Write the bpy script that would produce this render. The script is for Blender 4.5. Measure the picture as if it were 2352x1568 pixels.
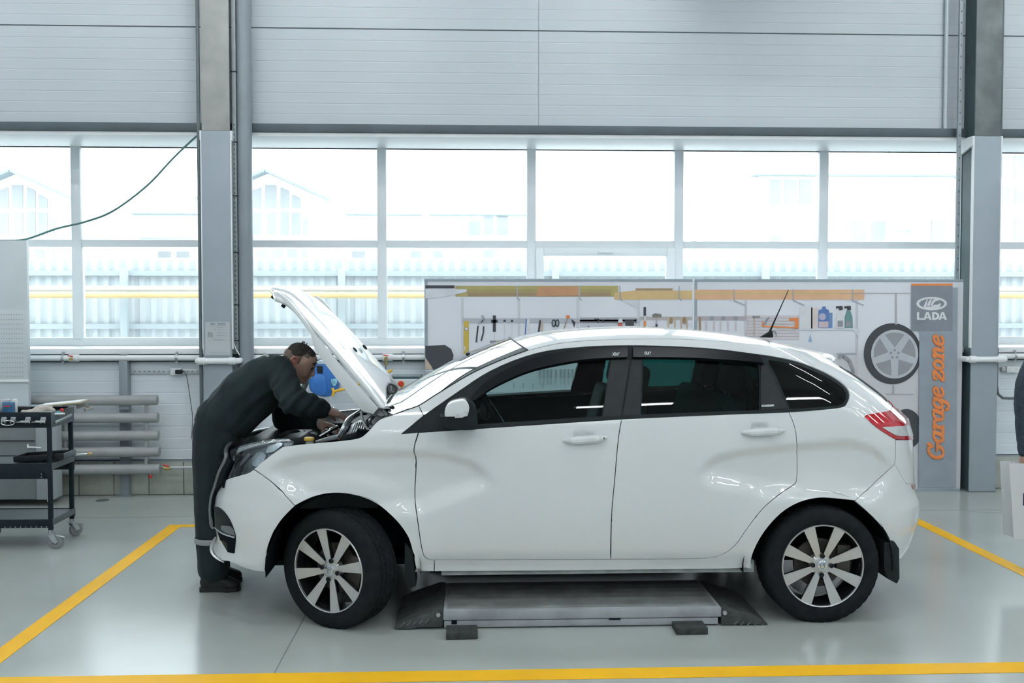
import bpy, bmesh, math, random
import numpy as np
from mathutils import Vector, Matrix, noise
from mathutils.geometry import delaunay_2d_cdt
random.seed(7)
for _o in list(bpy.data.objects): bpy.data.objects.remove(_o, do_unlink=True)
SC = bpy.context.scene
COL = SC.collection
# ------------------------------------------------------------------ camera
CH, FPX, PSI, TAU = 1.67, 2287.0, math.radians(2.33), math.radians(2.03)
cam = bpy.data.cameras.new('camera'); cam.sensor_width = 36.0; cam.lens = FPX/2352*36.0
cam_o = bpy.data.objects.new('camera', cam); COL.objects.link(cam_o)
cam_o.location = (0, 0, CH); cam_o.rotation_euler = (math.pi/2-TAU, 0, -PSI)
cam.clip_end = 300
SC.camera = cam_o
# ------------------------------------------------------------------ world, exposure
SC.view_settings.view_transform = 'Standard'
SC.view_settings.look = 'None'
SC.view_settings.gamma = 1.0
SC.view_settings.use_curve_mapping = False
SC.view_settings.exposure = 0.0
SKY_STRENGTH, LAMP_STRENGTH = 4.8, 46.0
wd = bpy.data.worlds.new('overcast_sky'); SC.world = wd; wd.use_nodes = True
_bg = wd.node_tree.nodes['Background']
_bg.inputs[0].default_value = (0.90, 0.96, 1.0, 1); _bg.inputs[1].default_value = SKY_STRENGTH
# ------------------------------------------------------------------ photo geometry: pixel -> place on a known plane
_F = np.array([math.sin(PSI)*math.cos(TAU), math.cos(PSI)*math.cos(TAU), -math.sin(TAU)])
_R = np.array([math.cos(PSI), -math.sin(PSI), 0.0]); _U = np.cross(_R, _F)
def ray(x, y): return _F + _R*((x-1176)/FPX) + _U*((784-y)/FPX)
def P(x, y, Y):
    r = ray(x, y); t = Y/r[1]; return Vector((r[0]*t, Y, CH+r[2]*t))
def PX(x, Y, y=703): return P(x, y, Y).x
def PZ(y, Y, x=1083): return P(x, y, Y).z
def FL(x, y):
    r = ray(x, y); t = -CH/r[2]; return Vector((r[0]*t, r[1]*t, 0))
# ------------------------------------------------------------------ materials
MATS = {}
def mat(name, col, rough=.5, metal=0., coat=0., noise_=None, bump=None, spec=.5, emit=None, alpha=None, trans=None, sheen=0):
    if name in MATS: return MATS[name]
    m = bpy.data.materials.new(name); m.use_nodes = True; nt = m.node_tree
    b = nt.nodes['Principled BSDF']
    b.inputs['Base Color'].default_value = (*col, 1); b.inputs['Roughness'].default_value = rough
    b.inputs['Metallic'].default_value = metal; b.inputs['Coat Weight'].default_value = coat
    b.inputs['Coat Roughness'].default_value = .03; b.inputs['Specular IOR Level'].default_value = spec
    b.inputs['Sheen Weight'].default_value = sheen
    tc = None
    if noise_ or bump: tc = nt.nodes.new('ShaderNodeTexCoord')
    if noise_:
        sc, amt = noise_[0], noise_[1]
        n = nt.nodes.new('ShaderNodeTexNoise'); n.inputs['Scale'].default_value = sc; n.inputs['Detail'].default_value = 5
        nt.links.new(tc.outputs['Object'], n.inputs['Vector'])
        r = nt.nodes.new('ShaderNodeValToRGB')
        r.color_ramp.elements[0].position = .3; r.color_ramp.elements[1].position = .7
        r.color_ramp.elements[0].color = (*[c*(1-amt) for c in col], 1)
        r.color_ramp.elements[1].color = (*[min(1, c*(1+amt)) for c in col], 1)
        nt.links.new(n.outputs['Fac'], r.inputs['Fac']); nt.links.new(r.outputs['Color'], b.inputs['Base Color'])
        if len(noise_) > 2:
            mr = nt.nodes.new('ShaderNodeMapRange'); mr.inputs['To Min'].default_value = max(0.02, rough-noise_[2]); mr.inputs['To Max'].default_value = rough+noise_[2]
            nt.links.new(n.outputs['Fac'], mr.inputs['Value']); nt.links.new(mr.outputs['Result'], b.inputs['Roughness'])
    if bump:
        n2 = nt.nodes.new('ShaderNodeTexNoise'); n2.inputs['Scale'].default_value = bump[0]; n2.inputs['Detail'].default_value = 4
        nt.links.new(tc.outputs['Object'], n2.inputs['Vector'])
        bp = nt.nodes.new('ShaderNodeBump'); bp.inputs['Strength'].default_value = bump[1]; bp.inputs['Distance'].default_value = bump[2] if len(bump) > 2 else .01
        nt.links.new(n2.outputs['Fac'], bp.inputs['Height']); nt.links.new(bp.outputs['Normal'], b.inputs['Normal'])
    if emit: b.inputs['Emission Color'].default_value = (*emit[0], 1); b.inputs['Emission Strength'].default_value = emit[1]
    MATS[name] = m
    return m
def glass(name, tint, fres=1.35, rough=.0, refl=(1, 1, 1)):
    if name in MATS: return MATS[name]
    m = bpy.data.materials.new(name); m.use_nodes = True; nt = m.node_tree
    for n in list(nt.nodes): nt.nodes.remove(n)
    o = nt.nodes.new('ShaderNodeOutputMaterial'); mx = nt.nodes.new('ShaderNodeMixShader')
    t = nt.nodes.new('ShaderNodeBsdfTransparent'); t.inputs[0].default_value = (*tint, 1)
    g = nt.nodes.new('ShaderNodeBsdfGlossy'); g.inputs['Roughness'].default_value = rough; g.inputs[0].default_value = (*refl, 1)
    f = nt.nodes.new('ShaderNodeFresnel'); f.inputs[0].default_value = fres
    nt.links.new(f.outputs[0], mx.inputs[0]); nt.links.new(t.outputs[0], mx.inputs[1]); nt.links.new(g.outputs[0], mx.inputs[2])
    nt.links.new(mx.outputs[0], o.inputs[0]); MATS[name] = m
    return m
def cloth_translucent(name, col, k):
    m = bpy.data.materials.new(name); m.use_nodes = True; nt = m.node_tree
    for n in list(nt.nodes): nt.nodes.remove(n)
    o = nt.nodes.new('ShaderNodeOutputMaterial'); mx = nt.nodes.new('ShaderNodeMixShader'); mx.inputs[0].default_value = k
    d = nt.nodes.new('ShaderNodeBsdfDiffuse'); t = nt.nodes.new('ShaderNodeBsdfTranslucent')
    tc = nt.nodes.new('ShaderNodeTexCoord'); n = nt.nodes.new('ShaderNodeTexNoise'); n.inputs['Scale'].default_value = 1.3
    r = nt.nodes.new('ShaderNodeValToRGB')
    r.color_ramp.elements[0].color = (*[c*.95 for c in col], 1); r.color_ramp.elements[1].color = (*[min(1, c*1.05) for c in col], 1)
    nt.links.new(tc.outputs['Object'], n.inputs['Vector']); nt.links.new(n.outputs['Fac'], r.inputs['Fac'])
    nt.links.new(r.outputs[0], d.inputs[0]); nt.links.new(r.outputs[0], t.inputs[0])
    nt.links.new(d.outputs[0], mx.inputs[1]); nt.links.new(t.outputs[0], mx.inputs[2]); nt.links.new(mx.outputs[0], o.inputs[0])
    MATS[name] = m
    return m
M_floor = mat('polished_concrete', (.44, .475, .45), .21, noise_=(.9, .09), bump=(2.0, .02, .01))
M_panel = mat('wall_panel_grey', (.51, .555, .595), .33, noise_=(.7, .03))
M_lowpanel = mat('wall_panel_low', (.76, .82, .865), .45, noise_=(.9, .03))
M_block = mat('painted_block', (.43, .45, .40), .8, noise_=(6, .12), bump=(40, .25))
M_joint = mat('block_mortar', (.30, .31, .29), .9, noise_=(9, .1))
M_beam = mat('dark_steel_flashing', (.075, .10, .115), .5, noise_=(4, .1))
M_white = mat('white_plastic', (.86, .885, .90), .35, noise_=(2, .02))
M_frame = mat('window_frame_white', (.80, .845, .865), .35, noise_=(2, .02))
M_cladding = mat('column_cladding_grey', (.335, .385, .43), .5, noise_=(3, .05))
M_steel = mat('bare_steel_column', (.40, .40, .385), .6, noise_=(5, .15))
M_darksteel = mat('primed_steel_dark', (.05, .085, .095), .55, noise_=(5, .15))
M_steel2 = mat('shaded_column_steel', (.16, .18, .18), .55, noise_=(4, .35))  # column steel with the right column's dimmer lighting put into the colour
M_pipegrey = mat('grey_painted_pipe', (.25, .29, .32), .4, noise_=(5, .06))
M_radiator = mat('radiator_grey', (.33, .345, .345), .4, noise_=(5, .08))
M_galv = mat('galvanised_steel', (.5, .53, .55), .35, .8, noise_=(12, .12))
M_black = mat('black_plastic', (.010, .014, .018), .45, spec=.3, noise_=(20, .2))
M_yellow = mat('yellow_floor_paint', (.93, .50, .015), .5, spec=.2, noise_=(5, .05))
M_ceiling = mat('ceiling_panel', (.42, .45, .47), .6, noise_=(1, .05))
M_pane = glass('window_pane', (.93, .97, .97), 1.3)
# ------------------------------------------------------------------ mesh helpers
class MB:
    def __init__(s): s.v = []; s.f = []
    def add(s, vs, fs):
        o = len(s.v); s.v += [tuple(v) for v in vs]; s.f += [tuple(i+o for i in f) for f in fs]; return s
    def box(s, x0, x1, y0, y1, z0, z1):
        vs = [(x, y, z) for z in (z0, z1) for y in (y0, y1) for x in (x0, x1)]
        return s.add(vs, [(0, 2, 3, 1), (4, 5, 7, 6), (0, 1, 5, 4), (2, 6, 7, 3), (0, 4, 6, 2), (1, 3, 7, 5)])
    def obox(s, c, size, rx=0, ry=0, rz=0):
        m = Matrix.Rotation(rz, 4, 'Z') @ Matrix.Rotation(ry, 4, 'Y') @ Matrix.Rotation(rx, 4, 'X'); c = Vector(c)
        vs = [c+m @ Vector((sx*size[0]/2, sy*size[1]/2, sz*size[2]/2)) for sz in (-1, 1) for sy in (-1, 1) for sx in (-1, 1)]
        return s.add(vs, [(0, 2, 3, 1), (4, 5, 7, 6), (0, 1, 5, 4), (2, 6, 7, 3), (0, 4, 6, 2), (1, 3, 7, 5)])
    def bar(s, p0, p1, w, h, up=(0, 0, 1)):
        p0, p1 = Vector(p0), Vector(p1); d = (p1-p0).normalized(); up = Vector(up)
        a = d.cross(up); a = a.normalized() if a.length > 1e-4 else Vector((1, 0, 0)); b = a.cross(d).normalized()
        vs = [p+a*(sx*w/2)+b*(sz*h/2) for p in (p0, p1) for sx, sz in ((-1, -1), (1, -1), (1, 1), (-1, 1))]
        return s.add(vs, [(3, 2, 1, 0), (4, 5, 6, 7), (0, 1, 5, 4), (1, 2, 6, 5), (2, 3, 7, 6), (3, 0, 4, 7)])
    def cyl(s, p0, p1, r, n=20, r2=None, cap=True):
        return s.tube([p0, p1], r if r2 is None else [r, r2], n, cap)
    def tube(s, pts, r, n=12, cap=True, closed=False):
        pts = [Vector(p) for p in pts]; k = len(pts); rs = r if hasattr(r, '__len__') else [r]*k
        ref = None; vs = []
        for i, p in enumerate(pts):
            if closed: d = pts[(i+1) % k]-pts[i-1]
            else: d = pts[min(i+1, k-1)]-pts[max(i-1, 0)]
            d.normalize()
            if ref is None:
                ref = Vector((0, 0, 1)) if abs(d.z) < .9 else Vector((1, 0, 0))
            a = (ref-d*ref.dot(d)).normalized(); b = d.cross(a); ref = a
            for j in range(n):
                t = 2*math.pi*j/n; vs.append(p+(a*math.cos(t)+b*math.sin(t))*rs[i])
        fs = []
        for i in range(k if closed else k-1):
            for j in range(n):
                a0, a1 = i*n+j, i*n+(j+1) % n; b0, b1 = ((i+1) % k)*n+j, ((i+1) % k)*n+(j+1) % n
                fs.append((a0, a1, b1, b0))
        if cap and not closed: fs.append(tuple(range(n-1, -1, -1))); fs.append(tuple((k-1)*n+j for j in range(n)))
        return s.add(vs, fs)
    def lathe(s, prof, c, axis='Y', n=32, closed=False):
        c = Vector(c); vs = []; k = len(prof)
        for i in range(n):
            t = 2*math.pi*i/n; ct, st = math.cos(t), math.sin(t)
            for r, h in prof:
                if axis == 'Y': vs.append(c+Vector((r*ct, h, r*st)))
                elif axis == 'Z': vs.append(c+Vector((r*ct, r*st, h)))
                else: vs.append(c+Vector((h, r*ct, r*st)))
        fs = []
        for i in range(n):
            j = (i+1) % n
            for q in range(k if closed else k-1):
                q2 = (q+1) % k
                f = (i*k+q, j*k+q, j*k+q2, i*k+q2) if axis != 'Y' else (i*k+q2, j*k+q2, j*k+q, i*k+q)
                fs.append(f)
        return s.add(vs, fs)
    def sphere(s, c, r, n=14, sz=(1, 1, 1), rot=None):
        c = Vector(c); vs = []; m = n//2
        for i in range(m+1):
            a = math.pi*i/m
            for j in range(n):
                t = 2*math.pi*j/n
                v = Vector((r*sz[0]*math.sin(a)*math.cos(t), r*sz[1]*math.sin(a)*math.sin(t), r*sz[2]*math.cos(a)))
                vs.append(c+(rot @ v if rot else v))
        fs = [(i*n+j, (i+1)*n+j, (i+1)*n+(j+1) % n, i*n+(j+1) % n) for i in range(m) for j in range(n)]
        return s.add(vs, fs)
    def prism(s, poly, depth):          # poly: 3-D points of a planar outline; depth: extrusion vector
        poly = [Vector(p) for p in poly]; n = len(poly); d = Vector(depth)
        nn = Vector((0, 0, 0))
        for i in range(n): nn += poly[i].cross(poly[(i+1) % n])
        if nn.dot(d) > 0: poly = poly[::-1]
        vs = poly+[p+d for p in poly]
        return s.add(vs, [tuple(range(n)), tuple(range(2*n-1, n-1, -1))]+[(i, n+i, n+(i+1) % n, (i+1) % n) for i in range(n)])
    def grid(s, rows, flip=False):
        a, b = len(rows), len(rows[0]); vs = [p for r in rows for p in r]; fs = []
        for i in range(a-1):
            for j in range(b-1):
                f = (i*b+j, i*b+j+1, (i+1)*b+j+1, (i+1)*b+j); fs.append(f[::-1] if flip else f)
        return s.add(vs, fs)
    def build(s, name, m, parent=None, bevel=0, smooth=None, weld=False, solid=0, seg=2):
        me = bpy.data.meshes.new(name)
        if parent is not None: org = Vector(parent.get('_org', (0, 0, 0)))
        else:
            a = np.array(s.v); org = Vector(((a[:, 0].min()+a[:, 0].max())/2, (a[:, 1].min()+a[:, 1].max())/2, a[:, 2].min()))
        me.from_pydata([tuple(Vector(v)-org) for v in s.v], [], s.f); me.validate()
        bm = bmesh.new(); bm.from_mesh(me)
        if weld: bmesh.ops.remove_doubles(bm, verts=bm.verts, dist=1e-5)
        bmesh.ops.recalc_face_normals(bm, faces=bm.faces) if solid == 0 else None
        if bevel:
            es = [e for e in bm.edges if len(e.link_faces) == 2 and e.calc_face_angle(0) > .6]
            bmesh.ops.bevel(bm, geom=es, offset=bevel, segments=seg, affect='EDGES', profile=.5, clamp_overlap=True)
        bm.to_mesh(me); bm.free()
        sm = smooth if smooth is not None else bool(bevel)
        if sm: shade(me, 35)
        me.materials.append(m if not isinstance(m, str) else MATS[m])
        o = bpy.data.objects.new(name, me); COL.objects.link(o)
        if parent is not None: o.parent = parent; o['_org'] = tuple(org)
        else: o.location = org; o['_org'] = tuple(org)
        if solid:
            md = o.modifiers.new('thickness', 'SOLIDIFY'); md.thickness = solid; md.offset = 0
        return o
def shade(me, ang=35):
    me.polygons.foreach_set('use_smooth', [True]*len(me.polygons))
    try: me.set_sharp_from_angle(angle=math.radians(ang))
    except Exception: pass
def tag(o, label=None, cat=None, group=None, kind=None):
    if label: o['label'] = label
    if cat: o['category'] = cat
    if group: o['group'] = group
    if kind: o['kind'] = kind
    return o
def empty(name, loc, label=None, cat=None, group=None, kind=None):
    o = bpy.data.objects.new(name, None); COL.objects.link(o); o.location = loc; o['_org'] = tuple(loc); o.empty_display_size = .1
    return tag(o, label, cat, group, kind)
def copy_tree(o, loc=None, parent=None):
    c = o.copy(); COL.objects.link(c)
    if parent is not None: c.parent = parent
    if loc is not None: c.location = loc
    for ch in o.children: copy_tree(ch, None, c)
    return c
def crom(pts, per=6, closed=False):
    pts = [np.array(p, float) for p in pts]; n = len(pts); out = []
    for i in range(n if closed else n-1):
        if closed: p0, p1, p2, p3 = pts[i-1], pts[i], pts[(i+1) % n], pts[(i+2) % n]
        else: p0, p1, p2, p3 = pts[max(i-1, 0)], pts[i], pts[i+1], pts[min(i+2, n-1)]
        for k in range(per):
            t = k/per
            out.append(.5*((2*p1)+(-p0+p2)*t+(2*p0-5*p1+4*p2-p3)*t*t+(-p0+3*p1-3*p2+p3)*t**3))
    if not closed: out.append(pts[-1])
    return out
def curve2(pts, per=5):
    """outline in pixels; a third element marks a sharp corner; smooth in between"""
    n = len(pts); sh = [i for i in range(n) if len(pts[i]) > 2]
    p2 = [p[:2] for p in pts]
    if not sh: return crom(p2, per, True)
    out = []
    for a, i in enumerate(sh):
        j = sh[(a+1) % len(sh)]; j2 = j if j > i else j+n
        seg = [p2[k % n] for k in range(i, j2+1)]
        out += crom(seg, per)[:-1]
    return out
def bars_px(pts, Y): return [P(x, y, Y) for x, y in pts]
def pbox(mb, x0, y0, x1, y1, Y0, Y1):
    a, b = P(x0, y0, Y0), P(x1, y1, Y0)
    return mb.box(a.x, b.x, Y0, Y1, min(a.z, b.z), max(a.z, b.z))
def plate(name, pts, Y, th, m, parent=None, bevel=0, per=5, smooth=None):
    """flat plate facing the camera at depth Y, th thick, outline in photo pixels"""
    return MB().prism([P(x, y, Y) for x, y in curve2(pts, per)], (0, th, 0)).build(name, m, parent, bevel, smooth)
_txt_cache = {}
def text_part(name, s, m, parent, origin, size, ax, ay, th=.002, bold=0, shear=0, spacing=1.0, align='CENTER', width=None):
    """lettering lying in the plane of ax (reading direction) and ay (up)"""
    cu = bpy.data.curves.new('lettering', 'FONT'); cu.body = s; cu.size = 1; cu.align_x = align; cu.align_y = 'CENTER'
    cu.offset = bold; cu.shear = shear; cu.space_character = spacing; cu.extrude = 0.0; cu.resolution_u = 6
    to = bpy.data.objects.new('lettering', cu); COL.objects.link(to)
    dg = bpy.context.evaluated_depsgraph_get(); dg.update()
    me = bpy.data.meshes.new_from_object(to.evaluated_get(dg)); bpy.data.objects.remove(to, do_unlink=True)
    ax, ay = Vector(ax), Vector(ay); nz = ax.cross(ay); org = Vector(parent.get('_org', (0, 0, 0)))
    xs = [v.co.x for v in me.vertices]; k = size
    kx = size if width is None else width/max(1e-6, (max(xs)-min(xs)))
    cx = (max(xs)+min(xs))/2
    for v in me.vertices: v.co = Vector(origin)-org+ax*((v.co.x-cx)*kx)+ay*(v.co.y*k)
    bm = bmesh.new(); bm.from_mesh(me)
    r = bmesh.ops.extrude_face_region(bm, geom=bm.faces[:])
    bmesh.ops.translate(bm, verts=[g for g in r['geom'] if isinstance(g, bmesh.types.BMVert)], vec=nz*th)
    bmesh.ops.recalc_face_normals(bm, faces=bm.faces); bm.to_mesh(me); bm.free()
    me.materials.clear(); me.materials.append(m)
    o = bpy.data.objects.new(name, me); COL.objects.link(o); o.parent = parent; o['_org'] = tuple(org)
    return o
# ================================================================== THE SETTING
YW, YWIN, YCOL = 8.93, 9.58, 8.72       # wall face, window plane, column face
X0, X1, Y0R, ZC = -9.5, 11.5, -8.0, 6.0
fl = MB().box(X0, X1, Y0R, YWIN+.2, -.12, 0).build('floor', M_floor); tag(fl, 'polished grey concrete workshop floor', kind='structure')
def strip(pts, name='yellow_line'):
    MB().prism([Vector(p)+Vector((0, 0, .0005)) for p in pts], (0, 0, .002)).build(name, M_yellow, fl)
yl = FL(1000, 1540).y; yl2 = FL(1000, 1562).y; yb = FL(430, 1201).y; yb2 = FL(430, 1209).y
def band(x0, x1, y0, y1): strip([(x0, y0, 0), (x1, y0, 0), (x1, y1, 0), (x0, y1, 0)])
xl0, xl1 = FL(0, 1507).x, FL(22, 1507).x
band(-2.305, -2.205, 2.2, 7.655); band(3.41, 3.51, 2.2, 9.0); band(-2.205, 3.41, 7.575, 7.655)
band(-8.0, 10.0, FL(1000, 1565).y, FL(1000, 1541).y)
M_slabjoint = mat('slab_joint_sealant', (.20, .22, .22), .7, noise_=(20, .1))
for (a, b, c, d) in ((-8, 3.86, 11, 3.86), (-8, 7.95, 11, 7.95), (5.3, 0, 5.3, 8.9), (-2.15, 7.7, -2.15, 8.9), (-.9, 0, -.9, 8.9), (4.05, 7.9, 5.6, 7.3)):
    MB().bar((a, b, .0004), (c, d, .0004), .006, .0012).build('slab_joint', M_slabjoint, fl)
M_cover = mat('floor_steel_cover', (.10, .12, .12), .6, noise_=(9, .2))
c = FL(235, 1149); MB().cyl((c.x, c.y, 0), (c.x, c.y, .004), .055, 20).build('drain_cover', M_cover, fl)
# ---- back wall, made of ribbed sandwich panels
wb = MB().box(X0, X1, YW+.03, YW+.22, PZ(289, YW)-.02, ZC).build('wall_back', M_panel); tag(wb, 'pale grey ribbed panel wall above the windows', kind='structure')
def rib_panel(x0, x1, z0, z1, y, parent, m, pitch=.0925, name='panel', phase=0.):
    prof = [(y+.035, z0+.003), (y, z0+.006)]; z = z0+phase
    while z+pitch < z1-.012:
        z += pitch; prof += [(y, z-.006), (y+.0016, z-.003), (y+.0016, z+.003), (y, z+.006)]
    prof += [(y, z1-.006), (y+.035, z1-.003)]
    MB().grid([[(x, py, pz) for py, pz in prof] for x in (x0, x1)]).build(name, m, parent)
zbt, zbb = PZ(289, YW), PZ(308, YW)     # beam top and bottom
zj = PZ(69, YW)
colL = (PX(466, YCOL, 560), PX(530, YCOL, 560)); colR = (PX(2233, YCOL), PX(2292, YCOL))
edges = [zj-1.0, zj, zj+1.0, zj+2.0]
for xa, xb in ((X0, -4.9), (-4.9, .6), (.6, 6.1), (6.1, X1)):
    for za, zb_ in zip(edges, edges[1:]):
        za = max(za, zbt); zb_ = min(zb_, ZC)
        if zb_ > za+.05: rib_panel(xa+.0015, xb-.0015, za, zb_, YW, wb, M_panel)
# dark flashing beam at the window head, white reveal, sill
t1 = MB().box(X0, X1, YW-.05, YW+.06, zbb, zbt).build('trim_1', M_beam, bevel=.004); tag(t1, 'dark steel channel along the window head', kind='structure')
zsf = PZ(317, YW)
t2 = MB().box(X0, X1, YW-.03, YWIN+.05, zsf, zbb).build('trim_2', M_white, bevel=.004); tag(t2, 'white lining above the windows', kind='structure')
zsill = PZ(799, YW-.06)
t3 = MB().box(X0, X1, YW-.06, YWIN+.06, zsill-.05, zsill).build('trim_3', M_white, bevel=.006); tag(t3, 'white window sill', kind='structure')
# lower wall: panels on a block plinth
zpl = PZ(1058, YW, 300)
wl = MB().box(X0, X1, YW+.04, YW+.2, .0, zsill-.05).build('wall_lower', M_joint); tag(wl, 'lower back wall of grey panels on a block plinth', kind='structure')
for xa, xb in ((X0, -4.9), (-4.9, .6), (.6, 6.1), (6.1, X1)):
    rib_panel(xa+.0015, xb-.0015, zpl+.004, zsill-.05, YW, wl, M_lowpanel, pitch=.1)
bx = -5.6; blk = None; random.seed(3)
while bx < 7.4:
    w_ = .305 if blk is None or bx > -2.5 else .61
    mb = MB().box(bx+.003, bx+.302, YW-.045+random.uniform(-.002, .002), YW+.04, .004, zpl-.004); mb.build('block', M_block, wl, bevel=.004); bx += .305; blk = 1
t4 = MB().box(X0, X1, YW-.045, YW+.02, zpl-.004, zpl+.004).build('trim_4', mat('plinth_flashing', (.3, .34, .36), .5, noise_=(3, .05))); tag(t4, 'thin metal drip flashing over the block plinth', kind='structure')
# other walls and the ceiling close the hall
def plainwall(name, x0, x1, y0, y1, label):
    tag(MB().box(x0, x1, y0, y1, -.1, ZC).build(name, M_panel), label, kind='structure')
plainwall('wall_left', X0-.2, X0, Y0R, YWIN+.2, 'far grey panel wall at the hall end')
plainwall('wall_right', X1, X1+.2, Y0R, YWIN+.2, 'grey panel wall at the other hall end')
plainwall('wall_front', X0-.2, X1+.2, Y0R-.2, Y0R, 'grey panel wall behind the photographer')
ce = MB().box(X0, X1, Y0R, YW+.1, ZC, ZC+.2).build('ceiling', M_ceiling); tag(ce, 'grey ceiling of the hall', kind='structure')
# ---- windows: mullions 1.4 m apart, split at the columns
mull = [PX(x, YWIN, 560) for x in (179, 878, 1220, 1557, 1888)]
step = (mull[-1]-mull[1])/3
zt0, zt1 = PZ(343, YWIN), PZ(328, YWIN); zm0, zm1 = PZ(569, YWIN), PZ(553, YWIN); zb0, zb1 = PZ(792, YWIN), PZ(774, YWIN)
def window(n, xs, label, sash=()):
    w = empty('window_%d' % n, (xs[0], YWIN, zsill), kind='structure'); w['label'] = label
    d0, d1 = YWIN-.035, YWIN+.035
    MB().box(xs[0], xs[-1], d0, d1, zt0, zsf).build('frame_head', M_frame, w, .004)
    MB().box(xs[0], xs[-1], d0, d1, zsill, zb1).build('frame_sill', M_frame, w, .004)
    for i, x in enumerate(xs):
        MB().box(x-.043, x+.043, d0-.01, d1+.01, zb1-.01, zt0+.01).build('mullion', M_frame, w, .005)
    for i, (a, b) in enumerate(zip(xs, xs[1:])):
        a += .043; b -= .043
        MB().box(a, b, d0, d1, zm0, zm1).build('transom', M_frame, w, .004)
        MB().box(a-.01, b+.01, YWIN-.006, YWIN+.006, zm1-.01, zt0+.01).build('pane', M_pane, w)
        if i in sash:
            f = MB(); s0, s1 = zb1, zm0; t = .075
            f.box(a, a+t, d0-.03, d1, s0, s1); f.box(b-t, b, d0-.03, d1, s0, s1); f.box(a+t, b-t, d0-.03, d1, s0, s0+t); f.box(a+t, b-t, d0-.03, d1, s1-t, s1)
            sf = f.build('sash', M_frame, w, .006)
            xm = (a+b)/2; MB().box(xm-.075, xm+.075, d0-.06, d0-.03, s1-.05, s1-.025).build('sash_handle', M_white, sf, .006)
        MB().box(a-.01, b+.01, YWIN-.006, YWIN+.006, zb1-.01, zm0+.01).build('pane', M_pane, w)
    return w
m0 = mull[0]
window(1, [m0-3*step, m0-2*step, m0-step, m0, m0+step*.98], 'white framed strip window behind the grey cabinet')
window(2, [m0+step*1.02, mull[1], mull[2], mull[3], mull[4], mull[4]+step*.98], 'long white framed strip window behind the car', (2,))
window(3, [mull[4]+step*1.02, mull[4]+2*step, mull[4]+3*step], 'white framed strip window beside the right steel column')
# end fills of the window strip
for n, (a, b) in enumerate(((X0, m0-3*step), (mull[4]+3*step, X1))):
    tag(MB().box(a, b, YWIN-.1, YWIN+.1, zsill-.05, zsf).build('trim_%d' % (5+n), M_panel), 'grey panel infill at the end of the window strip', kind='structure')
# ---- steel columns
def column(n, xr, label, mfront, mside):
    c = empty('column', (sum(xr)/2, YCOL, 0), label, 'column', 'steel columns along the window wall'); del c['category']; c['kind'] = 'structure'
    x0, x1 = xr; yb_ = YW+.03
    up = MB(); up.box(x0, x1, YCOL, YCOL+.014, zbb-.02, ZC); up.build('flange', mfront, c, .002)
    MB().box(x0, x1, yb_-.014, yb_, 0, ZC).build('flange', mside, c, .002)
    MB().box((x0+x1)/2-.012, (x0+x1)/2+.012, YCOL+.014, yb_-.014, 0, ZC).build('web', mside, c)
    MB().box(x0-.004, x1+.004, YCOL-.006, YCOL+.012, 0, zbb-.022).build('front_cladding', M_cladding, c, .003)
    for xx in (x0-.006, x1+.006):                      # white edge trims beside the windows
        MB().box(xx-.007, xx+.007, YCOL-.004, YCOL+.03, zsill, zbb-.03).build('edge_trim', M_white, c)
    for s_ in (-1, 1):
        xe = x0 if s_ < 0 else x1
        b = MB(); b.add([(xe, YCOL, zbb-.02), (xe+s_*.02, YCOL, zbb-.02), (xe+s_*.02, yb_, zbb-.02), (xe, yb_, zbb-.02),
                         (xe, YCOL, zbb-.10), (xe+s_*.02, YCOL, zbb-.10), (xe+s_*.02, yb_, zbb-.16), (xe, yb_, zbb-.16)],
                        [(0, 1, 2, 3), (7, 6, 5, 4), (0, 4, 5, 1), (1, 5, 6, 2), (2, 6, 7, 3), (3, 7, 4, 0)])
        b.build('head_bracket', M_white, c)
    MB().box(x0-.004, x1+.004, YCOL-.008, yb_, 0, .012).build('base_plate', M_steel2, c)
    if n == 2: MB().box(x0+.004, x0+.010, YCOL+.014, yb_-.014, 0.012, ZC).build('dark_recess_cover', M_darksteel, c)  # dark sheet added over the open recess, standing in for its dark inside
    return c
column(1, colL, 'grey steel column with a paper notice, behind the mechanic', M_steel, M_darksteel)
column(2, colR, 'grey steel column standing beside the printed banner', M_steel2, M_darksteel)
# ---- ceiling lights (hall lamps above the frame; last row added to light the lower wall)
M_tube = mat('lamp_tube', (1, 1, 1), .5, emit=((.93, .98, 1.0), LAMP_STRENGTH), noise_=(3, .01))
M_lampbody = mat('lamp_housing', (.8, .8, .8), .4, noise_=(3, .02))
first = None
for ix, lx in enumerate((-7.2, -4.2, -1.2, 1.8, 4.8, 7.8, 10.2)):
    for iy, ly in enumerate((-6.3, -3.6, -.9, 1.8, 4.6, 7.2)):
        if first is None:
            L = empty('ceiling_light', (lx, ly, ZC-.42), 'long white tube lamp hung under the hall ceiling', 'lamp', 'tube lamps under the ceiling')
            MB().box(lx-.65, lx+.65, ly-.07, ly+.07, ZC-.40, ZC-.35).build('housing', M_lampbody, L, .006)
            for dy in (-.035, .035): MB().cyl((lx-.62, ly+dy, ZC-.425), (lx+.62, ly+dy, ZC-.425), .022, 8).build('tube', M_tube, L)
            for dx in (-.5, .5): MB().cyl((lx+dx, ly, ZC-.36), (lx+dx, ly, ZC), .006, 6).build('suspension_rod', M_galv, L)
            first = L
        else: copy_tree(first, (lx, ly, ZC-.42))
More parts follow.
